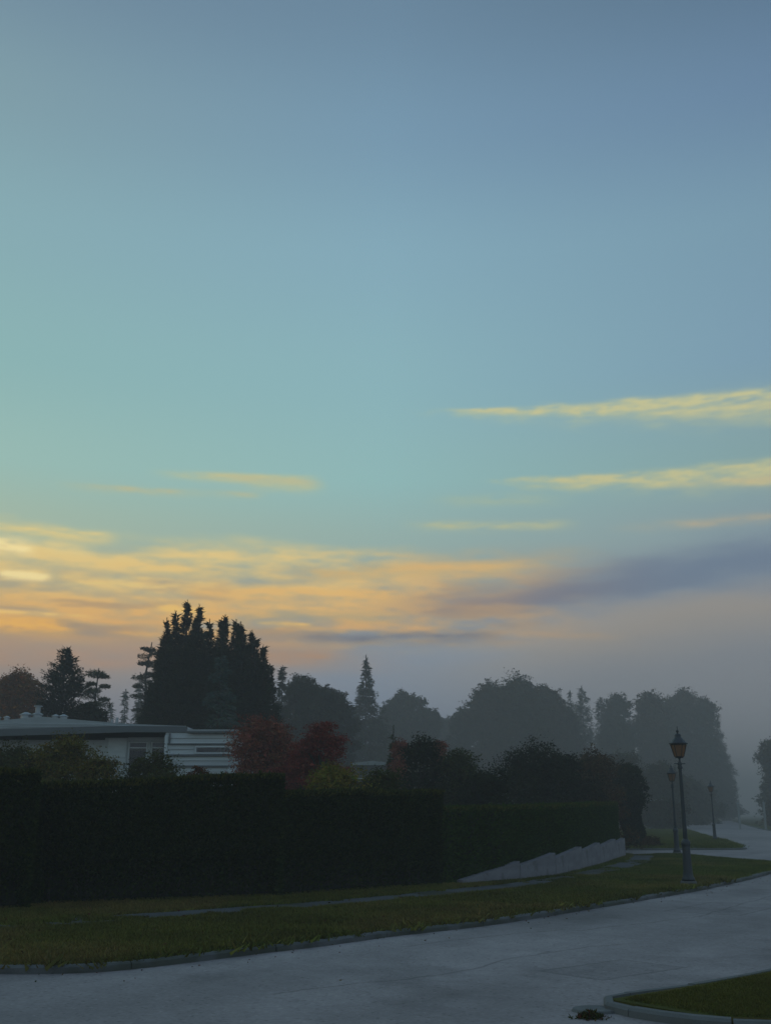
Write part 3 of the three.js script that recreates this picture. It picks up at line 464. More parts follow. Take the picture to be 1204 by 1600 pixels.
// ---------------------------------------------------------------- street lamps
{
  const iron = new THREE.MeshStandardMaterial({ map: noisyTexture(256, 1, (x, y, i, j) => { const v = 0.05 * (0.7 + 0.6 * fbm(x * 12, y * 6, 4)) * (0.9 + 0.2 * hash2(i, j)); return [toS(v), toS(v * 1.12), toS(v * 1.28)]; }, true), roughness: 0.55, metalness: 0.1 });
  const rim = mat(0.035, 0.037, 0.036, 0.5), stone = mat(0.16, 0.155, 0.15, 0.95);
  const amber = new THREE.MeshPhysicalMaterial({ color: new THREE.Color().setRGB(0.56, 0.32, 0.17), roughness: 0.3, transmission: 0.7, thickness: 0, ior: 1.5, side: THREE.DoubleSide });
  const t = thing('street_lamp', 'nearest of the old style lantern lamp posts, on the verge by the kerb', 'street lamp', [7.24, 0, -26.6], 0.25, 'lantern street lamps');
  const lathe = (pts, seg = 20) => new THREE.LatheGeometry(pts.map(([r, y]) => new THREE.Vector2(r, y)), seg);
  part('footing', new THREE.CylinderGeometry(0.19, 0.21, 0.12, 8).translate(0, 0.04, 0), stone, t);
  part('pedestal', lathe([[0.0, 0.1], [0.155, 0.1], [0.155, 0.15], [0.125, 0.2], [0.12, 0.26], [0.108, 0.34], [0.094, 0.86], [0.1, 0.9], [0.112, 0.93], [0.112, 0.985], [0.08, 1.02], [0.06, 1.06], [0.0, 1.06]], 10), iron, t);
  part('column', lathe([[0.0, 1.05], [0.056, 1.05], [0.052, 1.3], [0.05, 1.34], [0.044, 2.0], [0.038, 2.72], [0.0, 2.72]], 14), iron, t);
  part('collar', lathe([[0.036, 2.70], [0.06, 2.71], [0.062, 2.75], [0.045, 2.78], [0.058, 2.81], [0.058, 2.84], [0.03, 2.87], [0.022, 2.93], [0.04, 2.97], [0.0, 2.97]], 14), iron, t);
  for (const s of [-1, 1]) part('crossbar', new THREE.CylinderGeometry(0.011, 0.011, 0.1, 8).rotateZ(Math.PI / 2).translate(s * 0.1, 2.83, 0), iron, t);
  const lan = part('lantern_frame', (() => {
    const g = [new THREE.CylinderGeometry(0.115, 0.09, 0.035, 6).translate(0, 2.985, 0), new THREE.CylinderGeometry(0.2, 0.19, 0.03, 6).translate(0, 3.29, 0)];
    for (let k = 0; k < 6; k++) { const a = (k + 0.0) / 6 * 2 * Math.PI; g.push(taper([V(Math.sin(a) * 0.112, 3.0, Math.cos(a) * 0.112), V(Math.sin(a) * 0.188, 3.28, Math.cos(a) * 0.188)], [0.011, 0.011], 5).toNonIndexed()); }
    return mergeGeometries(g.map((q) => { const r = q.index ? q.toNonIndexed() : q; for (const n of Object.keys(r.attributes)) if (n !== 'position' && n !== 'normal') r.deleteAttribute(n); return r; }));
  })(), rim, t);
  for (let k = 0; k < 6; k++) {
    const a0 = k / 6 * 2 * Math.PI, a1 = (k + 1) / 6 * 2 * Math.PI, q = new THREE.BufferGeometry(), P = (a, r, y) => [Math.sin(a) * r, y, Math.cos(a) * r];
    q.setAttribute('position', new THREE.Float32BufferAttribute([...P(a0, 0.106, 3.002), ...P(a1, 0.106, 3.002), ...P(a1, 0.18, 3.276), ...P(a0, 0.18, 3.276)], 3)); q.setIndex([0, 1, 2, 0, 2, 3]); q.computeVertexNormals();
    part('glass_pane', q, amber, lan);
  }
  part('bulb', lathe([[0, 3.0], [0.03, 3.0], [0.03, 3.07], [0.05, 3.12], [0.045, 3.18], [0.0, 3.22]], 12), mat(0.5, 0.42, 0.3, 0.4), lan);
  part('lantern_roof', lathe([[0.0, 3.3], [0.225, 3.3], [0.225, 3.325], [0.195, 3.335], [0.135, 3.41], [0.088, 3.46], [0.075, 3.5], [0.085, 3.51], [0.06, 3.55], [0.0, 3.56]], 6), iron, t);
  part('finial', lathe([[0.0, 3.55], [0.03, 3.55], [0.016, 3.57], [0.036, 3.6], [0.03, 3.63], [0.012, 3.65], [0.008, 3.72], [0.0, 3.74]], 10), rim, t);
  for (const [x, z, a, label] of [[12.3, -46.62, 0.9, 'middle lantern lamp post, at the corner of the verge and the side street'], [20.9, -69.9, 0.4, 'farthest lantern lamp post, slim in the mist beside the bending street']]) { const c = t.clone(); c.name = numbered('street_lamp'); c.position.set(x, 0, z); c.rotation.y = a; c.userData = { ...t.userData, label }; scene.add(c); }
}
const postMat = mat(0.32, 0.32, 0.32);
for (const [x, z, h, label] of [[38.4, -119, 2.8, 'slim pale post beside the far street in the fog'], [41.9, -121, 2.9, 'pale post nearest the right edge beyond the far street']]) {
  const t = thing('pale_post', label, 'post', [x, 0, z]);
  part('shaft', box(-0.09, 0.09, 0, h - 0.16, -0.09, 0.09), postMat, t); part('cap', new THREE.ConeGeometry(0.16, 0.16, 4).rotateY(Math.PI / 4).translate(0, h - 0.08, 0), postMat, t);
}

// ---------------------------------------------------------------- trees and shrubs
const DEEP = [[0.022, 0.030, 0.013], [0.036, 0.046, 0.018]];
const lfCol = (cols, R) => jitterCol(cols[0].map((c, q) => lerp(c, cols[1][q], R())), R, 0.3);
const placed = (o) => { const k = o.far ?? 1; return { ...o, x: o.x * k, z: o.z * k, h: 1.65 + (o.h - 1.65) * k, r: o.r * k }; };
function broadleaf(o) { // rounded crown from limbs that carry clumps of leaves
  o = placed(o);
  const { x, z, h, r, cols, seed, label, group, name = 'broadleaf_tree', category = 'tree' } = o, d = Math.hypot(x, z), R = rng(seed), t = thing(name, label, category, [x, 0, z], 0, group);
  const base = o.base ?? 0.25, lobes = o.lobes ?? 20, flat = o.flat ?? 0.85, size = o.leaf ?? clamp(d * 0.0019, 0.055, 0.42), b = new Buf(), tr = [];
  const trunkTop = V((R() - 0.5) * r * 0.25, h * 0.62, (R() - 0.5) * r * 0.25), tRad = o.trunk ?? Math.max(0.05, h * 0.017);
  const bend = V((R() - 0.5) * r * 0.3, h * 0.3, (R() - 0.5) * r * 0.3);
  tr.push(taper([V(0, -0.1, 0), V(0, 0.15, 0), bend, trunkTop], [tRad * 1.5, tRad * 1.1, tRad * 0.8, tRad * 0.45], 7));
  const cy0 = h * base, ch = h - cy0, area = Math.PI * r * r * 2 + 2 * Math.PI * r * ch * 0.7, n = Math.min(o.max ?? 34000, Math.round((o.cover ?? 2.6) * area / (size * size * 0.45)));
  const profAt = (u) => (o.profile ? o.profile(u) : Math.sin(Math.PI * clamp(0.17 + 0.7 * u)) ** 0.55), L = [];
  for (let i = 0; i < lobes; i++) { // lobes spread over the crown, upper ones narrower
    const u = (i + 0.5) / lobes, y = cy0 + ch * lerp(0.04, 0.9, u ** 0.8), prof = profAt((y - cy0) / ch);
    const a = i * 2.399 + R() * 0.9, q = r * prof * (0.25 + 0.5 * R()), lr = r * (0.25 + 0.3 * R()) * (0.6 + 0.4 * prof) * (o.lobeScale ?? 1);
    L.push([Math.cos(a) * q, Math.min(y, h - lr * 0.7 * flat), Math.sin(a) * q, lr]);
    const from = u < 0.5 ? bend : trunkTop; tr.push(taper([from.clone().lerp(V(0, h * 0.2, 0), R() * 0.4), V(Math.cos(a) * q * 0.5, lerp(from.y, y, 0.6), Math.sin(a) * q * 0.5), V(Math.cos(a) * q, y, Math.sin(a) * q)], [tRad * 0.42, tRad * 0.26, tRad * 0.1], 5));
  }
  L.push([0, h - r * 0.4 * flat, 0, r * 0.4], [r * 0.3, h - r * 0.52, 0, r * 0.36], [-r * 0.3, h - r * 0.6, 0, r * 0.36]);
  const wsum = L.reduce((s, l) => s + l[3] ** 2, 0);
  const put = (qx, qy, qz, tone, big) => {
    if (qy < 0.03) return; const e = R() * 6.283, w = (R() - 0.62) * 1.5, cw = Math.cos(w), col = lfCol(cols, R), sz = size * big * (0.7 + 0.6 * R());
    b.leaf(qx, qy, qz, Math.cos(e) * cw, Math.sin(w), Math.sin(e) * cw, sz, sz * 0.3, [col[0] * tone, col[1] * tone, col[2] * tone], R, o.diamond && big === 1);
  };
  for (const [lx, ly, lz, lr] of L) {
    const cl = Math.max(10, Math.round(30 * (o.clumps ?? 1))), per = Math.round(0.82 * n * lr * lr / wsum / cl);
    for (let c = 0; c < cl; c++) {
      const a = R() * 6.283, v = R() * 2 - 1, s = Math.sqrt(1 - v * v), rad = lr * (0.45 + 0.62 * R()) * (R() > 0.86 ? 1.28 : 1);
      const px = lx + Math.cos(a) * s * rad, py = ly + v * rad * flat, pz = lz + Math.sin(a) * s * rad, cr = lr * (0.16 + 0.22 * R()), tone = 0.75 + 0.5 * R();
      for (let k = 0; k < per; k++) put(px + (R() + R() + R() - 1.5) * 1.3 * cr, py + (R() + R() + R() - 1.5) * 1.05 * flat * cr, pz + (R() + R() + R() - 1.5) * 1.3 * cr, tone, 1);
    }
    const inner = Math.round(0.1 * n * lr * lr / wsum); // larger old leaves inside
    for (let k = 0; k < inner; k++) { const a = R() * 6.283, v = R() * 2 - 1, s = Math.sqrt(1 - v * v), rad = lr * 0.75 * Math.cbrt(R()); put(lx + Math.cos(a) * s * rad, ly + v * rad * flat, lz + Math.sin(a) * s * rad, 0.9, 2.1); }
  }
  if (!o.open) for (let k = 0; k < n * 0.05; k++) { const u = R() * 0.92, a = R() * 6.283, q = r * profAt(u) * 0.62 * Math.sqrt(R()); put(Math.cos(a) * q, cy0 + ch * u, Math.sin(a) * q, 0.9, 2.4); }
  part('trunk', mergeGeometries(tr), barkMat, t); part('crown', b.geo(), leafMat, t);
  return t;
}
function conifer(o) { // boughs all the way up, carrying hanging sprays
  o = placed(o);
  const { x, z, h, r, cols, seed, label, group, name = 'conifer_tree', category = 'tree' } = o, d = Math.hypot(x, z), R = rng(seed), t = thing(name, label, category, [x, 0, z], 0, group);
  const size = o.leaf ?? clamp(d * 0.0021, 0.08, 0.45), base = o.base ?? 0.04, pow = o.pow ?? 0.8, b = new Buf(), tr = [];
  const lean = V((R() - 0.5) * 0.02 * h, h, (R() - 0.5) * 0.02 * h), tRad = h * 0.014;
  tr.push(taper([V(0, -0.1, 0), V(0, h * 0.05, 0), V(lean.x * 0.5, h * 0.5, lean.z * 0.5), V(lean.x, h * 0.985, lean.z)], [tRad * 1.4, tRad, tRad * 0.6, Math.max(0.012, tRad * 0.1)], 7));
  const count = Math.round((o.boughs ?? 21) * h * (o.sparse ? 1 - o.sparse : 1)), n = Math.min(o.max ?? 30000, Math.round((o.cover ?? 3.2) * h * r * 1.6 / (size * size * 0.3))); let weight = 0; const boughs = [];
  const lump = R() * 50;
  for (let i = 0; i < count; i++) {
    let u = 1 - Math.sqrt(R()); if (R() < 0.45) u = R(); u = Math.min(u, 0.985);
    if (o.tiers) u = (Math.floor(u * o.tiers) + 0.3 * R() + 0.35) / o.tiers;
    const a = R() * 6.283, y = h * lerp(base, 0.985, u), prof = (o.spire ? Math.min((1 - u) ** pow, (1 - u) * lerp(0.8, 1.6, sstep(0.02, 0.4, 1 - u))) : Math.min((1 - u) ** pow, (1 - u) * (o.tip ?? 3))) * (o.skirt ? sstep(-0.15, 0.12, u) : 1), lumps = o.lumps ?? 0.75, shape = 1 - lumps / 2 + lumps * fbm(u * (o.fine ?? 7) + lump, a * 1.6 + lump, 2);
    const l = Math.max(0.08, r * prof * shape * (0.6 + 0.5 * R())) + (o.spire ? 0.02 : r * 0.04); boughs.push([y, a, l, u]); weight += l + r * 0.14;
  }
  for (const [y, a, l, u] of boughs) {
    const ca = Math.cos(a), sa = Math.sin(a), rise = (o.rise ?? 0.15) + (u > 0.8 ? 0.5 * (u - 0.8) * 5 : 0), droop = o.droop ?? 0.35, ox = lean.x * y / h, oz = lean.z * y / h;
    const at = (s) => [ox + ca * l * s, y + l * (rise * s - droop * s * s), oz + sa * l * s], q = at(0.5), e = at(0.95);
    tr.push(taper([V(ox, y, oz), V(...q), V(...e)], [tRad * 0.22 * (1 - u * 0.7), tRad * 0.13 * (1 - u * 0.6), 0.008], 3));
    const m = Math.max(4, Math.round(n * (l + r * 0.14) / weight)), tone = 0.78 + 0.44 * R();
    for (let i = 0; i < m; i++) {
      const inner = R() < 0.16, s = inner ? 0.6 * R() : 0.15 + 0.85 * R() ** 0.7, p = at(s), side = (R() - 0.5) * l * (o.spread ?? 0.6) * (1.15 - s * 0.8), hang = (R() - 0.62) * size * (inner ? 3 : 2), big = inner ? 2.2 : 1;
      const px = p[0] - sa * side, py = p[1] + hang, pz = p[2] + ca * side, f = R() > 0.5 ? 1 : -1;
      let dx = ca * 0.8 - sa * 0.7 * f * R() + (R() - 0.5) * 0.6, dy = (o.up ?? -0.35) + (R() - 0.3) * 0.9, dz = sa * 0.8 + ca * 0.7 * f * R() + (R() - 0.5) * 0.6; const g = Math.hypot(dx, dy, dz), col = lfCol(cols, R); if (py < 0.03) continue;
      b.leaf(px, py, pz, dx / g, dy / g, dz / g, size * big * (0.7 + 0.7 * R()), size * big * 0.2, [col[0] * tone, col[1] * tone, col[2] * tone], R);
    }
  }
  for (let i = 0; i < (o.spire ? 30 : 70); i++) { const u = (o.spire ? 0.95 : 0.9) + (o.spire ? 0.05 : 0.1) * R(), a = R() * 6.28; b.leaf(lean.x * u, h * u, lean.z * u, Math.cos(a) * 0.5, 0.8, Math.sin(a) * 0.5, size * 0.8, size * 0.14, lfCol(cols, R), R); }
  part('trunk', mergeGeometries(tr), barkMat, t); part('crown', b.geo(), leafMat, t);
  return t;
}
function padPine(o) { // bare trunk, limbs ending in flat pads of needles
  const { x, z, h, r, cols, seed, label } = o, d = Math.hypot(x, z), R = rng(seed), t = thing('pine_tree', label, 'tree', [x, 0, z]), size = clamp(d * 0.002, 0.1, 0.3), b = new Buf(), tr = [], tRad = h * 0.013;
  const stem = (y) => V(Math.sin(y * 0.7 + seed) * 0.04 * h * 0.4, y, Math.cos(y * 0.5 + seed) * 0.1);
  tr.push(taper([0, 0.2, 0.4, 0.6, 0.8, 0.97].map((u) => (u ? stem(u * h) : V(stem(0).x, -0.1, stem(0).z))), [1.3, 1, 0.85, 0.65, 0.45, 0.2].map((k) => k * tRad), 7));
  for (let i = 0; i < o.pads; i++) {
    const u = (i + 0.5) / o.pads, y = h * (lerp(o.base, 0.96, u) + (R() - 0.5) * 0.05), a = i * 2.4 + R() * 1.2, q = r * (o.top ?? 1) * lerp(1, 0.35, u ** 2) * (0.45 + 0.6 * R()), p0 = stem(y - q * 0.25), c = V(p0.x + Math.cos(a) * q, y, p0.z + Math.sin(a) * q), pr = r * (0.2 + 0.22 * R()) * (o.padScale ?? 1);
    tr.push(taper([p0, p0.clone().lerp(c, 0.5).add(V(0, q * 0.08, 0)), c], [tRad * 0.4, tRad * 0.26, tRad * 0.1], 5));
    for (let k = 0; k < o.n / o.pads; k++) { const e = R() * 6.28, rad = pr * Math.sqrt(R()) * 1.25, w = R() * 1.2 - 0.2, f = R() * 6.28, cw = Math.cos(w); b.leaf(c.x + Math.cos(e) * rad, c.y + (R() + R() - 0.9) * pr * 0.75 * (1.1 - rad / pr * 0.5), c.z + Math.sin(e) * rad, Math.cos(f) * cw, Math.sin(w), Math.sin(f) * cw, size * (0.7 + R() * 0.6), size * 0.16, lfCol(cols, R), R); }
  }
  part('trunk', mergeGeometries(tr), barkMat, t); part('crown', b.geo(), leafMat, t);
}
const shrub = (label, x, z, h, r, cols, seed, extra = {}) => broadleaf({ name: 'garden_shrub', category: 'shrub', label, x, z, h, r, cols, seed, base: 0.02, lobes: 22, cover: 3.0, diamond: true, max: 15000, trunk: 0.05, profile: (u) => Math.sqrt(clamp(1 - (u * 0.95) ** 2.6)), ...extra });
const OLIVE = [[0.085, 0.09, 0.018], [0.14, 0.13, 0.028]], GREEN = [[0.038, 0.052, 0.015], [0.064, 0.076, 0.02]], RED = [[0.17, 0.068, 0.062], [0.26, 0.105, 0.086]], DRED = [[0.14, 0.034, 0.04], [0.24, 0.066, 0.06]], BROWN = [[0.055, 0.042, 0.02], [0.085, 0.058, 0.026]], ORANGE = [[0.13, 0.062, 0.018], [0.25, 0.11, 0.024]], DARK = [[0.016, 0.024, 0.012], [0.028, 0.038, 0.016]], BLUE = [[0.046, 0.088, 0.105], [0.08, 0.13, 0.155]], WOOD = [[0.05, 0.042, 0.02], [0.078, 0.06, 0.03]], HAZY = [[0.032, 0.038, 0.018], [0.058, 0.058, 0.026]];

// in the gardens behind the hedges
shrub('broad yellow green shrub in front of the left end of the white house', -9.0, -30, 3.86, 1.4, OLIVE, 101, { max: 22000 });
shrub('dark green shrub at the left edge above the projecting hedge', -11.2, -32, 3.75, 1.3, GREEN, 102);
shrub('rounded dark green shrub below the two house windows', -6.6, -30.2, 3.36, 1.15, GREEN, 103);
shrub('yellow green shrub joining the two shrubs before the house', -7.7, -29, 3.3, 0.95, OLIVE, 104);
shrub('olive shrub between the left edge shrub and the broad yellow green one', -10.0, -30.5, 3.55, 1.1, [[0.034, 0.042, 0.012], [0.06, 0.064, 0.016]], 106);
shrub('low dark shrub filling behind the hedge left of the house corner', -5.8, -28.6, 2.78, 0.9, GREEN, 107);
shrub('small red flecked shrub poking above the hedge before the house corner', -4.5, -26, 2.78, 0.46, [[0.05, 0.05, 0.014], [0.12, 0.03, 0.02]], 105, { max: 6000 });
broadleaf({ name: 'red_maple', label: 'brownish red rounded maple beside the right end of the house', x: -4.0, z: -36, h: 4.83, r: 1.5, cols: RED, seed: 110, base: 0.1, lobes: 18, cover: 3, max: 26000, diamond: true });
broadleaf({ name: 'red_maple', label: 'dark crimson layered maple right of the brownish red one', x: -1.95, z: -33, h: 4.4, r: 1.15, cols: DRED, seed: 111, base: 0.35, lobes: 13, flat: 0.42, open: true, cover: 2.6, max: 16000, diamond: true });
broadleaf({ name: 'red_maple', label: 'low crimson maple skirting below the layered one', x: -2.6, z: -33.6, h: 3.6, r: 1.2, cols: DRED, seed: 112, base: 0.15, lobes: 12, flat: 0.5, cover: 2, max: 14000, diamond: true });
shrub('olive green mounded shrub just behind the stepped down hedge', -1.4, -27, 2.95, 1.1, [[0.12, 0.128, 0.022], [0.2, 0.19, 0.036]], 113);
shrub('thin green shrub right of the olive mound', -0.2, -30, 2.95, 1.1, GREEN, 114);
shrub('dark green shrub with the red bush at its left side', 1.35, -40, 4.55, 1.3, DARK, 115);
shrub('dark shrub right of the tall one with red patches', 2.7, -41, 4.15, 1.2, GREEN, 116);
shrub('red leaved bush left of the tall dark shrub', 0.62, -44, 4.6, 0.7, RED, 117, { max: 9000 });
shrub('small red leaved bush behind the gap of the two dark shrubs', 2.2, -44, 4.55, 0.5, RED, 118, { max: 6000 });
conifer({ name: 'young_conifer', label: 'wispy young conifer top right of the misty gap', x: 0.3, z: -45, h: 5.2, r: 0.62, cols: GREEN, seed: 119, sparse: 0.4, cover: 2.2 });
shrub('low dark shrub between the red bush and the broad dark shrub', 3.4, -38, 3.2, 1.6, DARK, 120);
shrub('broad near black shrub above the low green hedge', 6.0, -45, 4.5, 2.1, DARK, 121, { max: 22000 });
shrub('near black shrub adjoining the broad one on its right', 7.6, -47.5, 4.4, 1.5, DARK, 122);
shrub('brownish shrub beyond the end of the low hedge', 10.0, -52, 4.72, 1.7, BROWN, 123);
shrub('low dark brown shrub between the black shrub and the hedge end', 9.0, -49, 3.3, 1.3, [[0.03, 0.028, 0.014], [0.045, 0.04, 0.018]], 124);
{
  const t = shrub('dark round topped shrub on an ivy clad stem at the end of the wall', 12.6, -56.2, 4.15, 1.1, DARK, 125, { name: 'topped_shrub', base: 0.5, lobes: 16, max: 18000, profile: (u) => Math.sqrt(clamp(1 - (u * 1.5 - 0.6) ** 2)) });
  const R = rng(126), b = new Buf(); for (let i = 0; i < 9000; i++) { const a = R() * 6.28, y = 0.02 + R() * 2.6, q = (0.52 + 0.12 * Math.sin(y * 3 + a)) * Math.sqrt(0.5 + 0.5 * R()), e = R() * 6.28, w = R() * 1.2 - 0.6; b.leaf(Math.cos(a) * q + 0.05, y, Math.sin(a) * q, Math.cos(e) * Math.cos(w), Math.sin(w), Math.sin(e) * Math.cos(w), 0.13, 0.04, lfCol(DARK, R), R, true); }
  part('ivy', b.geo(), leafMat, t);
}
shrub('low rounded clump at the kerb left of the wall end', 13.4, -55.4, 0.5, 0.5, BROWN, 127, { max: 3000 });

// tall trees from left to right
broadleaf({ name: 'autumn_tree', label: 'orange brown autumn tree at the left edge behind the house', x: -26.2, z: -76, h: 11.7, r: 3.0, cols: ORANGE, seed: 201, lobes: 18, cover: 2.4 });
broadleaf({ name: 'autumn_tree', label: 'yellow brown autumn tree cut by the left edge of view', x: -30, z: -82, h: 11.0, r: 2.4, cols: BROWN, seed: 202, lobes: 14, cover: 2.2 });
conifer({ label: 'dense dark evergreen behind the roof vents', x: -18.9, z: -62, h: 11.1, r: 2.6, cols: DARK, seed: 203, pow: 0.42, skirt: 1, lumps: 0.4, boughs: 40, spread: 0.9, up: 0.3, cover: 7, max: 50000, droop: 0.1, rise: 0.5 });
broadleaf({ name: 'broadleaf_tree', label: 'dark bushy tree against the right of the dense evergreen', x: -17.0, z: -61, h: 7.9, r: 1.4, cols: DARK, seed: 204, cover: 3 });
padPine({ label: 'airy pine with flat layered pads right of the dense evergreen', x: -20.6, z: -76, h: 12.1, r: 1.35, cols: GREEN, seed: 205, pads: 26, n: 11000, base: 0.42 });
shrub('red leaved bush showing behind the roof of the house', -16.0, -54, 5.75, 0.9, RED, 206, { max: 7000 });
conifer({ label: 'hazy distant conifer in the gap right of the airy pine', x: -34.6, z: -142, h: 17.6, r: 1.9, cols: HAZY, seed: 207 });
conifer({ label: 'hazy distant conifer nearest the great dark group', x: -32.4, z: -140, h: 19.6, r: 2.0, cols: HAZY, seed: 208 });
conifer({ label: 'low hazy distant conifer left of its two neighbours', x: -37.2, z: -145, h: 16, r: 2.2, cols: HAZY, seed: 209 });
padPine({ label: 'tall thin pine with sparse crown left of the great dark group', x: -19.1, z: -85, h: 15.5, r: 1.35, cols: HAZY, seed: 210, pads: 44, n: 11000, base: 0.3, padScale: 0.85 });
const big = 'dark conifers of the great group behind the house';
for (const [x, z, h, r, seed, label] of [
  [-13.3, -60, 8.7, 1.8, 221, 'lowest dark conifer at the left foot of the great group'], [-12.6, -61, 11.9, 2.0, 222, 'dark conifer on the left shoulder of the great group'], [-11.85, -62, 13.95, 2.9, 223, 'tallest dark conifer spire of the great group'],
  [-10.75, -60.5, 13.4, 2.8, 224, 'second tallest dark spire, just right of the tallest'], [-9.8, -63, 13.1, 2.9, 225, 'dark conifer in the middle of the great group'], [-8.75, -61, 12.55, 2.7, 226, 'dark conifer right of the middle of the great group'],
  [-7.95, -62, 12.1, 2.5, 227, 'dark conifer on the right shoulder of the great group'], [-7.1, -60, 10.9, 1.9, 228, 'lowest dark conifer at the right foot of the great group'], [-11.3, -59, 10.9, 2.4, 229, 'broad dark conifer in front of the tallest spires'], [-9.2, -59, 11.2, 2.4, 230, 'broad dark conifer just behind the bluish spruce'], [-12.3, -59, 12.3, 1.8, 236, 'slim dark conifer between the left shoulder and the tallest spire'], [-8.4, -60.2, 12.3, 1.9, 237, 'slim dark conifer with a twin tip on the right shoulder'], [-10.2, -60, 12.4, 2.7, 238, 'full dark conifer filling the gap right of the second tallest spire'], [-11.3, -62.5, 13.0, 2.9, 239, 'full dark conifer between the two tallest spires'], [-12.2, -60.6, 13.0, 1.7, 301, 'slim spire just left of the tallest spire'], [-9.35, -60.4, 12.7, 1.7, 302, 'slim spire in the middle of the row of tips'], [-8.2, -59.6, 11.75, 1.6, 303, 'slim spire second from the right end of the row of tips'], [-7.4, -59.8, 11.3, 1.6, 304, 'slim spire near the right end of the row of tips'], [-6.65, -60.5, 9.9, 1.6, 305, 'small spire low at the right end of the row of tips'], [-13.0, -60.4, 10.9, 1.6, 306, 'small spire low at the left end of the row of tips']])
  conifer({ label, x, z, h, r: r * 1.25, cols: DEEP, seed, pow: 0.88, spire: 1, lumps: 0.45, fine: 30, boughs: 48, spread: 1.0, cover: 4.6, max: 38000, leaf: 0.15, droop: 0.1, rise: 0.35, up: 0.1 }).userData.group = big;
conifer({ name: 'blue_spruce', label: 'bluish spruce standing in front of the great dark group', x: -8.2, z: -52, h: 9.3, r: 2.3, cols: BLUE, seed: 231, pow: 0.7, cover: 4, max: 34000 });
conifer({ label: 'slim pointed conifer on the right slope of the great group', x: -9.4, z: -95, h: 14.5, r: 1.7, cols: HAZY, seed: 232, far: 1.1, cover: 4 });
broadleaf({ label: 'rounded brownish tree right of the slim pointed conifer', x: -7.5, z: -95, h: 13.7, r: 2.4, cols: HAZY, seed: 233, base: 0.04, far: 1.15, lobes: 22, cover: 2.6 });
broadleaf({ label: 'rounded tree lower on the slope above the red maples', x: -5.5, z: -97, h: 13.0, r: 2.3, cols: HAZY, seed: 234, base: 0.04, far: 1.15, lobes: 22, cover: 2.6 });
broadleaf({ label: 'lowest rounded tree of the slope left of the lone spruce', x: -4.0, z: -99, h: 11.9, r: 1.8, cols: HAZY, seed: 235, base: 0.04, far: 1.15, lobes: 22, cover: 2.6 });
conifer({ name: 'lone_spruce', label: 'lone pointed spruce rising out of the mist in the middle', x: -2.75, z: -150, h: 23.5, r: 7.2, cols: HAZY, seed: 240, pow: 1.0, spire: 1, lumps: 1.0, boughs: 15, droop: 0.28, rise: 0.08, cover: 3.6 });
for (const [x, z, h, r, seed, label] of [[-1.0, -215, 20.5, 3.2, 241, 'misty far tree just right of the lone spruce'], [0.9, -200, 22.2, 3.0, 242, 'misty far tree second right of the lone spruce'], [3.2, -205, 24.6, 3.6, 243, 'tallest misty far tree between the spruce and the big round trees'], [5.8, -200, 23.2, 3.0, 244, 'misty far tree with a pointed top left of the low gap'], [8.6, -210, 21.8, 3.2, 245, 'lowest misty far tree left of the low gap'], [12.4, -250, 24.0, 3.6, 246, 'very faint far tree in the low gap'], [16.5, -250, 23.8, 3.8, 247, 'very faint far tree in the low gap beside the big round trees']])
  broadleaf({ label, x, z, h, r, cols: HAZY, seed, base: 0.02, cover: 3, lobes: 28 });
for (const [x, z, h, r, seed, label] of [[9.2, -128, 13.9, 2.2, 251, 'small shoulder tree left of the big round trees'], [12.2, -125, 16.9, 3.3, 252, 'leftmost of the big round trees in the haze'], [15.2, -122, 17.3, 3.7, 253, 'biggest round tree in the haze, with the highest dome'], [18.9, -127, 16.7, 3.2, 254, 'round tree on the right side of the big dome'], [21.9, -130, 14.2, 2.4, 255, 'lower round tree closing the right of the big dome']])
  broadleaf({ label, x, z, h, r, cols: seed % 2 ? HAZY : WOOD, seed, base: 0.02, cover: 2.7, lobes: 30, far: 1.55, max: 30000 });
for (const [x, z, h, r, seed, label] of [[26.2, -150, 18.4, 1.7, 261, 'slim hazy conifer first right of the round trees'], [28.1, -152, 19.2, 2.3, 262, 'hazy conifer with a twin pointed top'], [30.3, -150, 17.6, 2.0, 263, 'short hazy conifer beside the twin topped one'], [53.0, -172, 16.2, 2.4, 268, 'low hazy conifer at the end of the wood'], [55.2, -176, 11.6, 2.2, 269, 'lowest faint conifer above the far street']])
  conifer({ label, x, z, h, r: r * 1.15, cols: HAZY, seed, pow: 0.5, far: 1.55, cover: 4, droop: 0.15, rise: 0.3 });
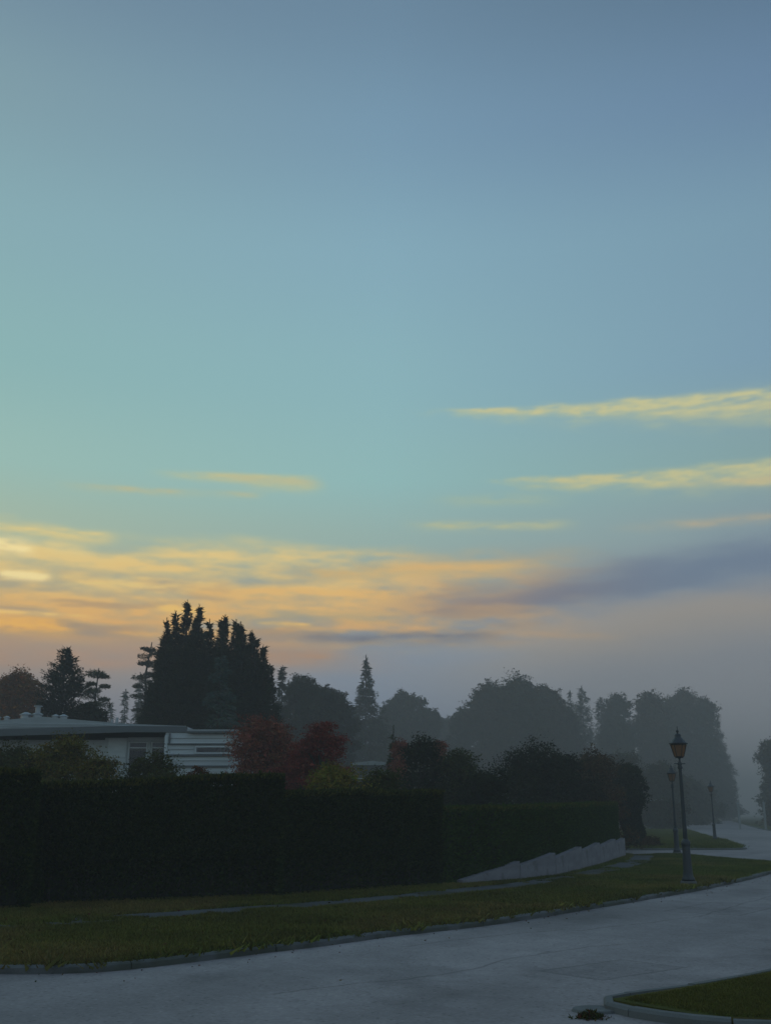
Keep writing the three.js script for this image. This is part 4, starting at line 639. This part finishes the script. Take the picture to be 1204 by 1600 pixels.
for (const [x, z, h, r, seed, label] of [[33.8, -155, 18.7, 3.0, 271, 'hazy rounded tree in the middle of the right hand wood'], [37.6, -152, 18.6, 3.4, 272, 'broad hazy tree above the nearest lantern'], [41.0, -160, 17.6, 3.0, 273, 'hazy tree behind the nearest lantern'], [44.2, -166, 19.2, 3.0, 265, 'hazy spiky tree left of the tallest of the right hand wood'], [47.6, -170, 21.2, 3.4, 266, 'tallest hazy tree of the right hand wood'], [50.4, -169, 19.6, 3.0, 267, 'hazy tree on the right slope of the wood'], [24.0, -148, 14.0, 2.8, 274, 'lower hazy tree in the dip right of the round trees'], [31.0, -145, 13.8, 3.2, 275, 'lower hazy tree in front of the middle of the wood']])
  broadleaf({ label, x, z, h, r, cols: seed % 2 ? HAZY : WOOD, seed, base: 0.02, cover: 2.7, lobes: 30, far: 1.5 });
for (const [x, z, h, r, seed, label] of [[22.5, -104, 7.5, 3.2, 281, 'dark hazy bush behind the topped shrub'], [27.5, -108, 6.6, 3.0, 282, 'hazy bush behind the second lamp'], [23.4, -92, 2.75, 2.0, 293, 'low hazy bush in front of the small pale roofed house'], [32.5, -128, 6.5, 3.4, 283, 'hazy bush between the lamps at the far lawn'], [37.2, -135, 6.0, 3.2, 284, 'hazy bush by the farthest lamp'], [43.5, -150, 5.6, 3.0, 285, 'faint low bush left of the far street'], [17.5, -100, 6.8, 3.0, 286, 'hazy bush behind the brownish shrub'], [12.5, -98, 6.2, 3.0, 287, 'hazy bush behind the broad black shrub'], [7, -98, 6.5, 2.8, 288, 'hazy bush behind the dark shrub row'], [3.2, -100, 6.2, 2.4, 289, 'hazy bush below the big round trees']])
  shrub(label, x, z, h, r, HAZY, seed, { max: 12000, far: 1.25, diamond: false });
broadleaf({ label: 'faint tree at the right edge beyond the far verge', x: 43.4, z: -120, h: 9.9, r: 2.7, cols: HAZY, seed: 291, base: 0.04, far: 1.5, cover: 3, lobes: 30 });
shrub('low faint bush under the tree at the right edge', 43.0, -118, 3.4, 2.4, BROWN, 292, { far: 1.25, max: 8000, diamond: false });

console.log('leaf triangles', Buf.total);
renderer.render(scene, camera);
